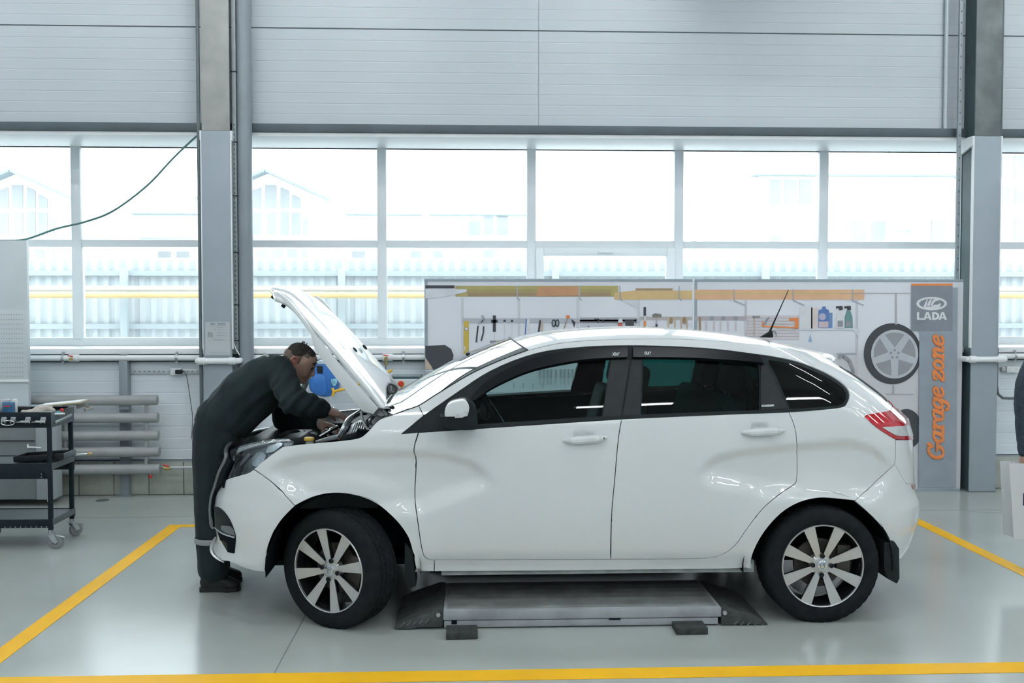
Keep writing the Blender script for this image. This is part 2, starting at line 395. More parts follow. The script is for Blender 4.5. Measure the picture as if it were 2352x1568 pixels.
# ================================================================== OUTSIDE
M_snow = mat('pale_yard', (.62, .64, .66), .9, noise_=(.4, .05))
M_ext = mat('pale_render_wall', (.70, .71, .72), .9, noise_=(.6, .03))
M_extroof = mat('roof_edge', (.26, .30, .32), .8, noise_=(2, .1))
M_extwin = mat('far_window_glass', (.295, .305, .315), .3, noise_=(1, .12))
M_fence = mat('fence_sheet', (.60, .62, .635), .7, noise_=(2, .03))
M_fpost = mat('fence_post', (.49, .53, .55), .7, noise_=(2, .05))
M_gas = mat('yellow_gas_pipe', (.72, .52, .26), .6, noise_=(2, .05))
M_pink = mat('pale_pole', (.42, .40, .40), .8, noise_=(2, .06))
g = MB().box(-30, 34, YWIN+.6, 60, -.5, -.3).build('ground', M_snow); tag(g, 'pale yard outside the windows', kind='structure')
YF = 13.5
fz1, fz0 = PZ(597, YF), -.3
fe = empty('yard_fence', (0, YF, fz0), 'pale corrugated sheet fence with grey posts outside the windows', 'fence')
def corrug(x0, x1):
    prof = []; x = x0
    while x < x1-.01:
        prof += [(x, YF), (x+.05, YF), (x+.075, YF+.03), (x+.125, YF+.03), (x+.15, YF)]; x += .15
    MB().grid([[(a, b, z) for a, b in prof] for z in (fz0, fz1)]).build('sheet', M_fence, fe, solid=.004)
pxs = [PX(291, YF, 650)+(PX(787, YF, 650)-PX(291, YF, 650))*k for k in range(-2, 6)]
for a, b in zip(pxs, pxs[1:]): corrug(a+.02, b-.02)
for a in pxs: MB().box(a-.045, a+.045, YF-.14, YF-.05, fz0, PZ(617, YF-.1)).build('post', M_fpost, fe, .005)
for yy in (628, 748): MB().box(pxs[0], pxs[-1], YF-.06, YF-.01, PZ(yy+6, YF), PZ(yy-5, YF)).build('rail', M_fpost, fe)
gp = MB().cyl((-12, YF-.35, PZ(678, YF-.35)), (14, YF-.35, PZ(678, YF-.35)), .04, 10).build('gas_pipe', M_gas, smooth=True); tag(gp, 'yellow gas pipe running along the yard fence', 'pipe')
gp = MB().cyl((-12, YF-.3, PZ(663, YF-.3)), (14, YF-.3, PZ(663, YF-.3)), .035, 10).build('steam_pipe', M_ext, smooth=True); tag(gp, 'white pipe running above the yellow gas pipe outside', 'pipe')
YB = 30.
def house(cx, label):
    p = lambda x, y, dy=0: P(x, y, YB+dy)
    c = p(cx, 700); h = empty('gable_house', (c.x, YB, -.3), label, 'house', 'gabled houses beyond the fence')
    mb = MB(); mb.prism([p(cx-150, 1000), p(cx+137, 1000), p(cx+137, 460), p(cx, 395), p(cx-150, 460)], (0, 6, 0)); mb.build('wall', M_ext, h)
    r = MB(); a, b, d = p(cx, 393, -.3), p(cx+142, 458, -.3), p(cx-155, 458, -.3)
    r.bar(a, b, .5, .07, (0, 0, 1)); r.bar(a, d, .5, .07, (0, 0, 1)); r.build('roof', M_extroof, h)
    for x0, y0, x1, y1, y2 in ((-38, 440, -12, 478, 430), (-3, 425, 22, 478, 425), (32, 430, 51, 478, 438), (58, 446, 78, 478, 456),
                               (-38, 488, -12, 538, 488), (2, 488, 22, 538, 488), (32, 486, 51, 540, 486), (58, 488, 78, 540, 488), (84, 503, 95, 540, 503),
                               (-24, 572, 2, 591, 572), (12, 572, 38, 591, 572), (48, 572, 70, 591, 572), (80, 572, 95, 591, 572)):
        MB().prism([p(cx+x0, y1, -.03), p(cx+x1, y1, -.03), p(cx+x1, y2, -.03), p(cx+x0, y0, -.03)], (0, .05, 0)).build('window', M_extwin, h)
    return h
house(30, 'pale gabled house seen through the leftmost window'); house(612, 'pale gabled house seen just right of the grey drain pipe')
def lowblock(x0, y0, x1, wins, label, dY=0., roofm=None, name='long_building'):
    Yb = YB+dY; p = lambda x, y, dy=0: P(x, y, Yb+dy)
    c = p((x0+x1)/2, 700); h = empty(name, (c.x, Yb, -.3), label, 'building')
    a, b = p(x0, y0), p(x1, y0)
    MB().box(a.x, b.x, Yb, Yb+5, -.3, a.z).build('wall', M_ext, h)
    MB().box(a.x-.2, b.x+.2, Yb-.12, Yb+.3, a.z, a.z+.05).build('roof', roofm or M_extroof, h)
    for (wx, wy, ww, wh) in wins:
        a, b = p(wx, wy, -.03), p(wx+ww, wy+wh, -.03)
        MB().box(a.x, b.x, Yb-.03, Yb+.02, b.z, a.z).build('window', M_extwin, h)
    return h
h = lowblock(192, 492, 440, [(222, 578, 30, 14), (363, 577, 29, 14), (405, 577, 29, 14), (197, 576, 12, 15)], 'long low pale building seen left of the notice column', 8.)
M_mint = mat('pale_green_sheet', (.50, .66, .60), .8, noise_=(2, .04))
a, b = P(222, 503, YB+7.9), P(438, 546, YB+7.9); MB().box(a.x, b.x, YB+7.86, YB+8.03, b.z, a.z).build('green_facing', M_mint, h)
MB().tube([P(x_, y_, YB+7.8) for x_, y_ in ((280, 494), (284, 505), (303, 522), (306, 590))], .06, 6).build('downpipe', M_fpost, h)
lowblock(760, 494, 1205, [(768, 577, 29, 14), (809, 577, 29, 14), (944, 577, 23, 14), (995, 577, 21, 14), (1077, 507, 26, 33), (1111, 498, 22, 40), (1141, 496, 25, 44), (1111, 573, 22, 18)], 'long low pale building seen behind the raised bonnet', 8.)
h = lowblock(1745, 404, 2190, [(1770, 412, 24, 58), (1803, 412, 28, 58), (1837, 412, 27, 58), (1960, 508, 30, 46), (2003, 508, 30, 46), (2140, 506, 32, 48), (1770, 540, 26, 16)], 'taller pale building seen above the right half of the banner', -1.)
MB().tube([P(2119, 415, YB-1.2), P(2112, 440, YB-1.2), P(2090, 478, YB-1.2), P(2089, 590, YB-1.2)], .07, 6).build('downpipe', M_fpost, h)
a = P(2060, 508, YB-1.4); MB().box(a.x, a.x+.45, YB-1.4, YB-1, a.z-.25, a.z).build('air_conditioner', M_fpost, h, .02)
lowblock(2300, 352, 2500, [(2303, 358, 17, 48), (2330, 358, 22, 50), (2303, 426, 17, 42), (2331, 426, 21, 42), (2331, 498, 21, 56)], 'tall pale building with windows in two rows at the right edge', 2., name='far_building')
up = MB().cyl(P(978, 900, 24), P(978, 250, 24), .11, 10, .1).build('utility_pole', M_pink, smooth=True); tag(up, 'pale utility pole outside, left end of the banner', 'pole')
ld = empty('roof_ladder', P(1637, 700, 27), 'thin steel ladder leaning outside above the banner', 'ladder')
for xa, xb in ((1622, 1614), (1653, 1648)): MB().bar(P(xa, 455, 27), P(xb, 640, 27), .06, .06).build('stile', M_fpost, ld)
for yy in range(520, 620, 16): MB().bar(P(1620, yy, 27), P(1651, yy, 27), .04, .04).build('rung', M_fpost, ld)
o = MB().tube([P(1690, 900, 28), P(1692, 600, 28), P(1693, 480, 28), P(1700, 452, 28), P(1712, 415, 28), P(1700, 383, 28)], [.06, .06, .05, .06, .05, .03], 6).build('lamp_mast', M_pink); tag(o, 'thin bent pale mast outside, right of the ladder', 'mast')
o = MB().tube([P(1575, 900, 28.5), P(1595, 540, 28.5), P(1606, 450, 28.5), P(1612, 385, 28.5)], [.09, .08, .06, .05], 6).build('lamp_mast', M_pink); tag(o, 'straight leaning pale mast outside, left of the ladder', 'mast')

# ---- unseen box added above the frame, casting a ceiling duct's shade on the wall
uh = empty('shade_box', (2.5, 8.2, 4.7), 'unseen grey box added under the ceiling to shade the upper wall', 'shade box')
MB().box(1.85, 3.15, 7.95, 8.5, 4.72, 5.25).build('casing', M_pipegrey, uh, .02)
for k in range(5): MB().box(1.9, 3.1, 7.93, 7.95, 4.78+k*.09, 4.82+k*.09).build('shade_box_slat', M_darksteel, uh)
for dx in (2.0, 3.0): MB().cyl((dx, 8.2, 5.25), (dx, 8.2, ZC), .012, 8).build('hanger_rod', M_galv, uh)
# ================================================================== THE CAR
YC = 6.0
M_paint = mat('white_car_paint', (.74, .765, .77), .32, coat=1.0, noise_=(2, .008))
M_gap = mat('car_black_liner', (.006, .010, .013), .9, spec=.08, noise_=(10, .2))
M_cblack = mat('car_black_trim', (.015, .020, .022), .45, spec=.14, noise_=(30, .15))
M_visor = mat('smoked_visor', (.008, .010, .012), .22, spec=.16, noise_=(10, .1))
M_rubber = mat('tyre_rubber', (.010, .013, .015), .8, spec=.15, noise_=(25, .25))
M_alloy = mat('machined_alloy', (.62, .62, .62), .3, .75, noise_=(20, .05))
M_alloyblk = mat('gloss_black_alloy', (.012, .014, .016), .2, .2, noise_=(20, .1))
M_chrome = mat('chrome_trim', (.72, .75, .77), .12, 1.0, noise_=(20, .03))
M_satin = mat('satin_grey_trim', (.20, .22, .23), .3, .5, noise_=(20, .05))
M_iron = mat('brake_iron', (.12, .11, .10), .5, .6, noise_=(15, .3))
M_red = mat('tail_lamp_red', (.50, .002, .010), .08, coat=1.0, noise_=(60, .25))
M_clearlens = mat('clear_lamp_lens', (.62, .63, .63), .1, coat=1.0, noise_=(40, .15))
M_lampchrome = mat('lamp_reflector', (.78, .81, .83), .25, .8, noise_=(30, .2))
M_lampdark = mat('lamp_dark_bowl', (.26, .28, .295), .25, .6, noise_=(20, .3))
M_seat = mat('seat_fabric', (.05, .065, .07), .8, noise_=(40, .15), bump=(120, .2))
M_dash = mat('dashboard_plastic', (.03, .035, .04), .6, noise_=(30, .1), bump=(150, .1))
M_headliner = mat('grey_headliner', (.30, .32, .32), .9, noise_=(30, .05))
G_clear = glass('door_glass', (.66, .80, .79), 1.32)
G_tint = glass('tinted_rear_glass', (.10, .30, .28), 1.38)
G_priv = glass('privacy_glass', (.015, .03, .03), 1.45)
G_shield = glass('windscreen_glass', (.55, .68, .66), 2.2)
G_lens = glass('headlamp_lens', (.85, .9, .92), 1.45)
_bx0, _bx1 = P(1000, 990, 5.13), P(1950, 938, 5.16)
def zbelt(u): return _bx0.z+(np.asarray(u)-_bx0.x)*((_bx1.z-_bx0.z)/(_bx1.x-_bx0.x))
def proj(u, Y, z):
    dx, dy, dz = u, Y, z-CH
    zc = dx*_F[0]+dy*_F[1]+dz*_F[2]
    return 1176+FPX*(dx*_R[0]+dy*_R[1]+dz*_R[2])/zc, 784-FPX*(dx*_U[0]+dy*_U[1]+dz*_U[2])/zc
_uf = np.array([(.05, -1.0), (.16, -1.18), (.2, -1.29), (.25, -1.385), (.32, -1.485), (.385, -1.455), (.46, -1.464), (.555, -1.466), (.63, -1.456), (.67, -1.442), (.77, -1.42), (.85, -1.39), (.95, -1.32), (1.05, -1.2), (1.3, -1.0)])
_ur = np.array([(.05, 2.40), (.24, 2.50), (.33, 2.556), (.49, 2.60), (.567, 2.603), (.65, 2.570), (.79, 2.564), (.93, 2.558), (1.03, 2.530), (1.10, 2.455), (1.175, 2.375), (1.265, 2.255), (1.34, 2.135), (1.45, 1.94), (1.6, 1.6)])
LF, NF, LR, NR = .45, 2.6, .5, 2.4
def uf(z): return np.interp(z, _uf[:, 0], _uf[:, 1])
def ur(z): return np.interp(z, _ur[:, 0], _ur[:, 1])
def sstep(t): t = np.clip(t, 0, 1); return t*t*(3-2*t)
_c1 = np.array([(600, 1085), (640, 1062), (700, 1045), (800, 1038), (950, 1036), (1020, 1041), (1080, 1058), (1120, 1082), (1150, 1112)], float)
_c1l = np.array([(600, 1090), (640, 1120), (700, 1160), (860, 1190), (960, 1180), (1060, 1142), (1150, 1114)], float)
_c2 = np.array([(1588, 1100), (1605, 1074), (1640, 1050), (1700, 1034), (1800, 1024), (1900, 1016), (1960, 1013), (2010, 1028), (2050, 1062), (2080, 1098)], float)
_c2l = np.array([(1588, 1102), (1640, 1116), (1720, 1132), (1830, 1150), (1990, 1160), (2080, 1105)], float)
def features(u, z):
    x, y = proj(u, 5.14, z); d = np.zeros_like(x)
    for c, cl, D in ((_c1, _c1l, .028), (_c2, _c2l, .028)):
        yu = np.interp(x, c[:, 0], c[:, 1]); yl = np.interp(x, cl[:, 0], cl[:, 1])
        ins = (x > c[0, 0]) & (x < c[-1, 0])
        fade = sstep((x-c[0, 0])/60)*sstep((c[-1, 0]-x)/60)
        d = d-np.where(ins, D*fade*sstep((y-yu+8)/30)*sstep((yl+12-y)/55), 0)
    for cx, cy, R in ((783, 1309, 177), (1885, 1311, 169)):
        r = np.hypot(x-cx, y-cy); d = d+.009*sstep((R+62-r)/40)
    for cx, cy in ((1339, 1004), (1745, 987)):
        d = d-.016*sstep((1-np.hypot((x-cx)/30, (y-cy)/17))/.6)
    d = d-.02*sstep((y-1262)/45)*(x > 960)*(x < 1720)
    return d
def W0(u, z):
    u = np.asarray(u, float); z = np.asarray(z, float); zb = zbelt(u)
    def low(q): return .88-np.where(q < .62, .045*((.62-q)/.36)**2, .028*((q-.62)/.43)**2)
    zp = np.maximum(z-zb, 0); w = low(np.minimum(z, zb))-.34*zp-.26*zp**2
    w = w-.05*np.clip((-.3-u)/1.1, 0, 1)**2-.055*np.clip((u-1.5)/1.0, 0, 1)**2
    return w+np.where(z < zb-.02, features(u, z), 0)
def Wfull(u, z):
    w = W0(u, z); t = (u-uf(z))/LF
    w = np.where(t < 1, np.where(t < 0, t, w*(1-np.clip(1-t, 0, 1)**NF)**(1/NF)), w)
    t = (ur(z)-u)/LR
    return np.where(t < 1, np.where(t < 0, t, w*(1-np.clip(1-t, 0, 1)**NR)**(1/NR)), w)
_Ys = np.arange(4.95, 6.0, .01)
def hit(x, y):
    r = ray(x, y); t = _Ys/r[1]; f = _Ys-(YC-Wfull(r[0]*t, CH+r[2]*t))
    i = np.argmax(f >= 0)
    if f[i] < 0: Y = _Ys[np.argmax(f)]
    elif i == 0: Y = _Ys[0]
    else:
        a, b = _Ys[i-1], _Ys[i]
        for _ in range(20):
            m = (a+b)/2; tt = m/r[1]
            if m-(YC-float(Wfull(r[0]*tt, CH+r[2]*tt))) >= 0: b = m
            else: a = m
        Y = b
    tt = Y/r[1]; return r[0]*tt, Y, CH+r[2]*tt
BCF, BCR = -LF*math.pi/2, LR*math.pi/2
def to_b(u, z, mode):
    if mode == 'side': return u
    if mode == 'front':
        b = u-(uf(z)+LF)
        if b >= 0: return float(b)
        t = min(max((u-uf(z))/LF, 0), 1); return -LF*(math.pi/2-math.acos(min(1, (1-t)**(NF/2))))
    b = u-(ur(z)-LR)
    if b <= 0: return float(b)
    t = min(max((ur(z)-u)/LR, 0), 1); return LR*(math.pi/2-math.acos(min(1, (1-t)**(NR/2))))
def surf(b, z, mode):
    b = np.asarray(b, float); z = np.asarray(z, float)
    if mode == 'side': u = b; k = np.ones_like(b)
    elif mode == 'front':
        ph = np.pi/2+np.minimum(b, 0)/LF; s, c = np.sin(ph), np.cos(ph)
        u = np.where(b >= 0, uf(z)+LF+b, uf(z)+LF*(1-np.abs(c)**(2/NF))); k = np.sign(s)*np.abs(s)**(2/NF)
    else:
        ph = np.pi/2-np.maximum(b, 0)/LR; s, c = np.sin(ph), np.cos(ph)
        u = np.where(b <= 0, ur(z)-LR+b, ur(z)-LR*(1-np.abs(c)**(2/NR))); k = np.sign(s)*np.abs(s)**(2/NR)
    w = W0(u, z)
    if mode == 'side': pass
    return np.stack([u, YC-w*k, z], -1)
def normals(b, z, mode, e=.006):
    du = surf(b+e, z, mode)-surf(b-e, z, mode); dz = surf(b, z+e, mode)-surf(b, z-e, mode)
    n = np.cross(du, dz); return n/np.maximum(np.linalg.norm(n, axis=-1, keepdims=True), 1e-9)
def inside(px, py, poly):
    x = poly[:, 0]; y = poly[:, 1]; x2 = np.roll(x, -1); y2 = np.roll(y, -1); r = np.zeros(len(px), bool)
    for a, b, c, d in zip(x, y, x2, y2):
        if b == d: continue
        cnd = ((b > py) != (d > py)) & (px < (c-a)*(py-b)/(d-b)+a); r ^= cnd
    return r
def shrink(poly, g):
    n = len(poly); a = 0.
    for i in range(n): a += poly[i, 0]*poly[(i+1) % n, 1]-poly[(i+1) % n, 0]*poly[i, 1]
    s = 1 if a > 0 else -1; out = []
    for i in range(n):
        d = poly[(i+1) % n]-poly[i-1]; l = np.hypot(*d)
        out.append(poly[i] if l < 1e-9 else poly[i]+s*g*np.array([-d[1], d[0]])/l)
    return np.array(out)
def densify(poly, h):
    out = []
    for i in range(len(poly)):
        a, b = poly[i], poly[(i+1) % len(poly)]; k = max(1, int(np.hypot(*(b-a))/h))
        out += [a+(b-a)*j/k for j in range(k)]
    return np.array(out)
def clean(poly, d=.0025):
    out = [poly[0]]
    for p in poly[1:]:
        if np.hypot(*(p-out[-1])) > d: out.append(p)
    if np.hypot(*(out[0]-out[-1])) < d: out.pop()
    return np.array(out)
def poly_b(pts, mode, per=4):
    """pixel points (x,y[,1 sharp]) and ('p', b, z) points -> outline in surface coordinates"""
    px = [p for p in pts if p[0] != 'p']; par = [(i, p) for i, p in enumerate(pts) if p[0] == 'p']
    if not par:
        c = curve2(pts, per)
        return np.array([(to_b(u, z, mode), z) for u, Y, z in (hit(*q[:2]) for q in c)])
    out = []; run = []
    def flush():
        if not run: return
        rr = list(run); rr[0] = (*rr[0][:2], 1); rr[-1] = (*rr[-1][:2], 1)
        sh = [i for i, p in enumerate(rr) if len(p) > 2]; c = []
        for i, j in zip(sh, sh[1:]): c += crom([p[:2] for p in rr[i:j+1]], per)[:-1]
        c.append(np.array(rr[-1][:2], float))
        for q in c:
            u, Y, z = hit(q[0], q[1]); out.append((to_b(u, z, mode), z))
        run.clear()
    for p in pts:
        if p[0] == 'p': flush(); out.append((p[1], p[2]))
        else: run.append(p)
    flush(); return np.array(out)
car = empty('car', (.5, YC, 0), 'white five door hatchback with its bonnet raised', 'car')
CORG = Vector((.5, YC, 0))
def mesh_obj(name, v, f, nrm, m, parent, org=CORG):
    me = bpy.data.meshes.new(name); me.from_pydata([tuple(np.array(p)-np.array(org)) for p in v], [], f); me.materials.append(m)
    me.polygons.foreach_set('use_smooth', [True]*len(me.polygons)); me.update()
    if nrm is not None: me.normals_split_custom_set_from_vertices([tuple(n) for n in nrm])
    o = bpy.data.objects.new(name, me); COL.objects.link(o); o.parent = parent; o['_org'] = tuple(org)
    return o
def panel(name, pts, m, mode='side', holes=(), off=0., thick=.015, res=.022, mirror=True, gap=0., sym=False, parent=None, per=4, flat=False):
    pb = clean(poly_b(pts, mode, per))
    if sym:
        bc = BCF if mode == 'front' else BCR
        mir = pb[::-1].copy(); mir[:, 0] = 2*bc-mir[:, 0]; pb = clean(np.concatenate([pb, mir]))
    if gap: pb = shrink(pb, gap)
    pb = densify(pb, res*.8); hb = [densify(clean(poly_b(h, mode, per)), res*.8) for h in holes]
    loops = [pb]+hb; V = np.concatenate(loops); E = []; o = 0
    for l in loops: E += [(o+i, o+(i+1) % len(l)) for i in range(len(l))]; o += len(l)
    gx, gz = np.meshgrid(np.arange(pb[:, 0].min(), pb[:, 0].max(), res), np.arange(pb[:, 1].min(), pb[:, 1].max(), res))
    gx = gx+(np.arange(gx.shape[0]) % 2)[:, None]*res/2; gx, gz = gx.ravel(), gz.ravel()
    k = inside(gx, gz, pb)
    for l in hb: k &= ~inside(gx, gz, l)
    gx, gz = gx[k], gz[k]
    if len(gx):
        d2 = np.full(len(gx), 9.)
        for q in V: d2 = np.minimum(d2, (gx-q[0])**2+(gz-q[1])**2)
        k = d2 > (res*.45)**2; gx, gz = gx[k], gz[k]
    pts2 = [Vector((a, b)) for a, b in V]+[Vector((a, b)) for a, b in zip(gx, gz)]
    r = delaunay_2d_cdt(pts2, E, [], 0, 1e-6)
    nv = np.array([tuple(v) for v in r[0]]); tris = np.array([f for f in r[2] if len(f) == 3])
    c = nv[tris].mean(1); k = inside(c[:, 0], c[:, 1], pb)
    for l in hb: k &= ~inside(c[:, 0], c[:, 1], l)
    tris = tris[k]
    S = surf(nv[:, 0], nv[:, 1], mode); N = normals(nv[:, 0], nv[:, 1], mode); S = S+N*off
    # outward facing (toward -Y on the near side)
    t0 = S[tris[:, 1]]-S[tris[:, 0]]; t1 = S[tris[:, 2]]-S[tris[:, 0]]
    fl = (np.cross(t0, t1)*N[tris[:, 0]]).sum(1) < 0; tris[fl] = tris[fl][:, ::-1]
    cnt = {}
    for t in tris:
        for a, b in ((t[0], t[1]), (t[1], t[2]), (t[2], t[0])): cnt[(a, b)] = cnt.get((a, b), 0)+1
    bnd = [(a, b) for (a, b) in cnt if (b, a) not in cnt]
    v = list(S); nn = list(N); f = [tuple(int(i) for i in t) for t in tris]
    if thick:
        rim = {}
        for a, b in bnd:
            for i in (a, b):
                if i not in rim: rim[i] = None
        idx0, idx1 = {}, {}
        for a, b in bnd:
            d = S[b]-S[a]
            for i in (a, b):
                on = np.cross(d, N[i]); l = np.linalg.norm(on); on = on/l if l > 1e-9 else N[i]
                if i in idx0:
                    q = nn[idx0[i]]+on; nn[idx0[i]] = q/max(np.linalg.norm(q), 1e-9); nn[idx1[i]] = nn[idx0[i]]
                else:
                    idx0[i] = len(v); v.append(S[i]); nn.append(on); idx1[i] = len(v); v.append(S[i]-N[i]*thick); nn.append(on)
            f.append((int(idx0[b]), int(idx0[a]), int(idx1[a]), int(idx1[b])))
    v = np.array(v); nn = np.array(nn)
    objs = [mesh_obj(name, v, f, nn, m, parent or car)]
    if mirror and not sym:
        v2 = v.copy(); v2[:, 1] = 2*YC-v2[:, 1]; n2 = nn.copy(); n2[:, 1] *= -1
        objs.append(mesh_obj(name, v2, [t[::-1] for t in f], n2, m, parent or car))
    return objs
# ---- painted side panels
ARCH_F = [(957, 1312, 1), (944, 1252), (931, 1222), (904, 1189), (864, 1156), (815, 1137), (765, 1132), (718, 1141), (677, 1161, 1)]
A_EDGE = [(962, 931, 1), (1000, 907), (1078, 860), (1145, 829), (1212, 804, 1)]
R_EDGE = [(1212, 804, 1), (1300, 786), (1450, 778), (1600, 780), (1750, 792), (1850, 808), (1905, 824, 1)]
DLO_TOP = [(973, 954, 1), (984, 947), (1043, 906), (1130, 850), (1232, 811), (1334, 797), (1447, 793), (1560, 796), (1650, 802), (1745, 814), (1757, 815, 1)]
QTR = [(1757, 815, 1), (1830, 829), (1900, 857), (1940, 884), (1951, 905), (1945, 925), (1932, 935), (1880, 941), (1812, 946, 1)]
RD_EDGE = [(1812, 946, 1), (1822, 970), (1829, 1000), (1831, 1060), (1830, 1098), (1824, 1112), (1790, 1135), (1750, 1170), (1715, 1215), (1690, 1250), (1660, 1272), (1610, 1282), (1403, 1284, 1)]
FD_EDGE = [(961, 993, 1), (953, 1020), (951, 1037), (956, 1060), (953, 1140), (960, 1200), (968, 1255), (975, 1277), (988, 1285), (998, 1286, 1)]
panel('front_fender', [(583, 1077, 1), (603, 1060), (629, 1040), (649, 1026, 1), (660, 1024), (701, 1019), (782, 1012), (823, 1006), (840, 996), (854, 981), (870, 965), (885, 958), (905, 952), (962, 931, 1),
      (973, 954, 1), (922, 996, 1), (961, 993, 1)]+FD_EDGE[1:]+[(998, 1312, 1)]+ARCH_F+[(628, 1110)], M_paint, 'front', gap=.002)
panel('front_door', [(962, 993, 1), (1200, 977), (1428, 962, 1), (1420, 1010), (1412, 1100), (1405, 1180), (1402, 1284, 1)]+FD_EDGE[::-1][:-1], M_paint, gap=.0022)
panel('rear_door', [(1428, 962, 1), (1600, 954), (1812, 946, 1)]+RD_EDGE[1:]+[(1405, 1180), (1412, 1100), (1420, 1010)], M_paint, gap=.0022)
panel('body_side', A_EDGE+R_EDGE[1:]+[(1960, 853), (2010, 886), (2034, 909, 1), (2042, 918), (2049, 928), (2048, 938), (2040, 944), (2017, 948), (1992, 953), (1986, 958, 1), (2013, 981), (2040, 999), (2057, 1009, 1), (2056, 1048), (2054, 1066, 1), (1964, 1149, 1),
      (1919, 1144), (1878, 1143), (1834, 1154), (1793, 1179), (1756, 1220), (1731, 1265), (1721, 1305, 1), (1350, 1309), (998, 1312, 1), (998, 1286, 1), (1402, 1285, 1)]+RD_EDGE[::-1][1:]+QTR[::-1][1:]+DLO_TOP[::-1][1:], M_paint, 'rear', gap=.0012)
FOG = [(493, 1163, 1), (504, 1165), (516, 1175), (528, 1192), (537, 1213), (542, 1234), (539, 1270, 1), (524, 1268, 1), (505, 1235, 1), (496, 1207)]
fb = panel('front_bumper', [('p', BCF, .25), (525, 1288), (560, 1303), (590, 1311), (609, 1312, 1), (612, 1268), (625, 1229), (645, 1195), (677, 1161, 1), (628, 1110), (583, 1078, 1), (570, 1086), (542, 1094), (521, 1101), (500, 1117), ('p', BCF, .68)],
      M_paint, 'front', sym=True, gap=.0012)[0]
# fog lamp recess set into the bumper corner
for s_ in panel('fog_recess', FOG, M_cblack, 'front', off=.003, thick=.02, parent=fb): pass
panel('fog_chrome', [(496, 1209, 1), (515, 1222), (541, 1231, 1), (541, 1234, 1), (515, 1226), (497, 1213, 1)], M_chrome, 'front', off=.010, thick=.01, res=.02, parent=fb)
panel('fog_lamp', [(511, 1206, 1), (530, 1208), (538, 1216, 1), (541, 1229, 1), (520, 1222), (511, 1214, 1)], M_satin, 'front', off=.008, thick=.008, res=.02, parent=fb)
panel('fog_inlet', [(503, 1222, 1), (524, 1230), (541, 1236, 1), (538, 1270, 1), (525, 1268, 1), (523, 1245), (508, 1240, 1)], M_gap, 'front', off=.006, thick=.006, res=.02, parent=fb)
# black grille with satin edge, wrapped round the nose
def ph_b(ph): return -LF*(math.pi/2-ph)
GR = [('p', BCF, .44), ('p', ph_b(.42), .44), ('p', ph_b(.50), .55), ('p', ph_b(.60), .66), ('p', ph_b(.80), .72), ('p', ph_b(.86), .845), ('p', ph_b(.62), .855), ('p', BCF, .862)]
gr = panel('grille', GR, M_gap, 'front', off=.016, thick=.04, sym=True)[0]
ge = []
for ph, z in ((.36, .43), (.43, .46), (.46, .52), (.53, .62), (.60, .70), (.66, .77), (.72, .845), (.5, .862), (.2, .868), (0, .87)): ge.append((ph_b(ph), z))
ge = [ge[i] for i in range(len(ge))]
gpts = crom(ge, 4); gb = np.array(gpts)
S = surf(gb[:, 0], gb[:, 1], 'front')+normals(gb[:, 0], gb[:, 1], 'front')*.020
path = [tuple(p) for p in S]+[(p[0], 2*YC-p[1], p[2]) for p in S[::-1][1:]]
MB().tube(path, .011, 8).build('grille_edge', M_satin, gr, smooth=True)
for zz in np.arange(.48, .85, .06):
    bb = np.linspace(ph_b(.45), BCF, 8); S = surf(bb, np.full(8, zz), 'front')+normals(bb, np.full(8, zz), 'front')*.02
    MB().tube([tuple(p) for p in S]+[(p[0], 2*YC-p[1], p[2]) for p in S[::-1][1:]], .008, 6).build('grille_bar', M_cblack, gr, smooth=True)
# lower lip of the bumper
bb = np.linspace(ph_b(.98), BCF, 12); zz = np.linspace(.315, .33, 12)
S = surf(bb, zz, 'front')+normals(bb, zz, 'front')*.004
MB().tube([tuple(p) for p in S]+[(p[0], 2*YC-p[1], p[2]) for p in S[::-1][1:]], [.003+.008*min(1, k_/7) for k_ in range(12)]+[.003+.008*min(1, k_/7) for k_ in range(10, -1, -1)], 8).build('bumper_lip', M_paint, fb, smooth=True)
# headlamps
HL = [(524, 1038, 1), (562, 1022), (603, 1013), (634, 1008), (664, 1008, 1), (667, 1021, 1), (649, 1025), (629, 1039), (603, 1059), (583, 1076), (570, 1084), (542, 1092), (522, 1099, 1), (520, 1070)]
hls = panel('headlamp', HL, M_lampdark, 'front', off=-.03, thick=.03, res=.03)
for k, hl in enumerate(hls):
    def both(nm, pts, m, off, th=.006, res=.02):
        pb = panel(nm, pts, m, 'front', off=off, thick=th, res=res, mirror=False, parent=hl)[0]
        if k:
            for v in pb.data.vertices: v.co.y = -v.co.y
            pb.data.flip_normals()
    both('reflector', [(575, 1050, 1), (585, 1038), (598, 1036), (606, 1045), (600, 1060), (584, 1071), (574, 1066, 1)], M_lampchrome, -.014, .012)
    both('day_light', [(533, 1074, 1), (545, 1070), (570, 1040, 1), (566, 1038, 1), (542, 1065, 1)], M_lampchrome, -.012, .008)
    both('low_reflector', [(547, 1083, 1), (550, 1072), (557, 1070, 1), (553, 1083, 1)], M_chrome, -.012, .008)
    both('side_reflector', [(612, 1022, 1), (640, 1014), (646, 1020, 1), (625, 1036), (606, 1038, 1)], M_lampchrome, -.014, .008)
    both('lamp_brow', [(526, 1036, 1), (562, 1022), (603, 1013), (634, 1008), (664, 1008, 1), (665, 1012, 1), (634, 1013), (600, 1020), (562, 1030), (530, 1043, 1)], M_clearlens, -.008, .01)
    both('lens', HL, G_lens, .002, .004, .03)
panel('lamp_gap', [(524, 1034, 1), (520, 1070), (521, 1101, 1), (499, 1116, 1), (508, 1078), (517, 1045, 1)], M_gap, 'front', off=-.004, thick=.01, res=.02)
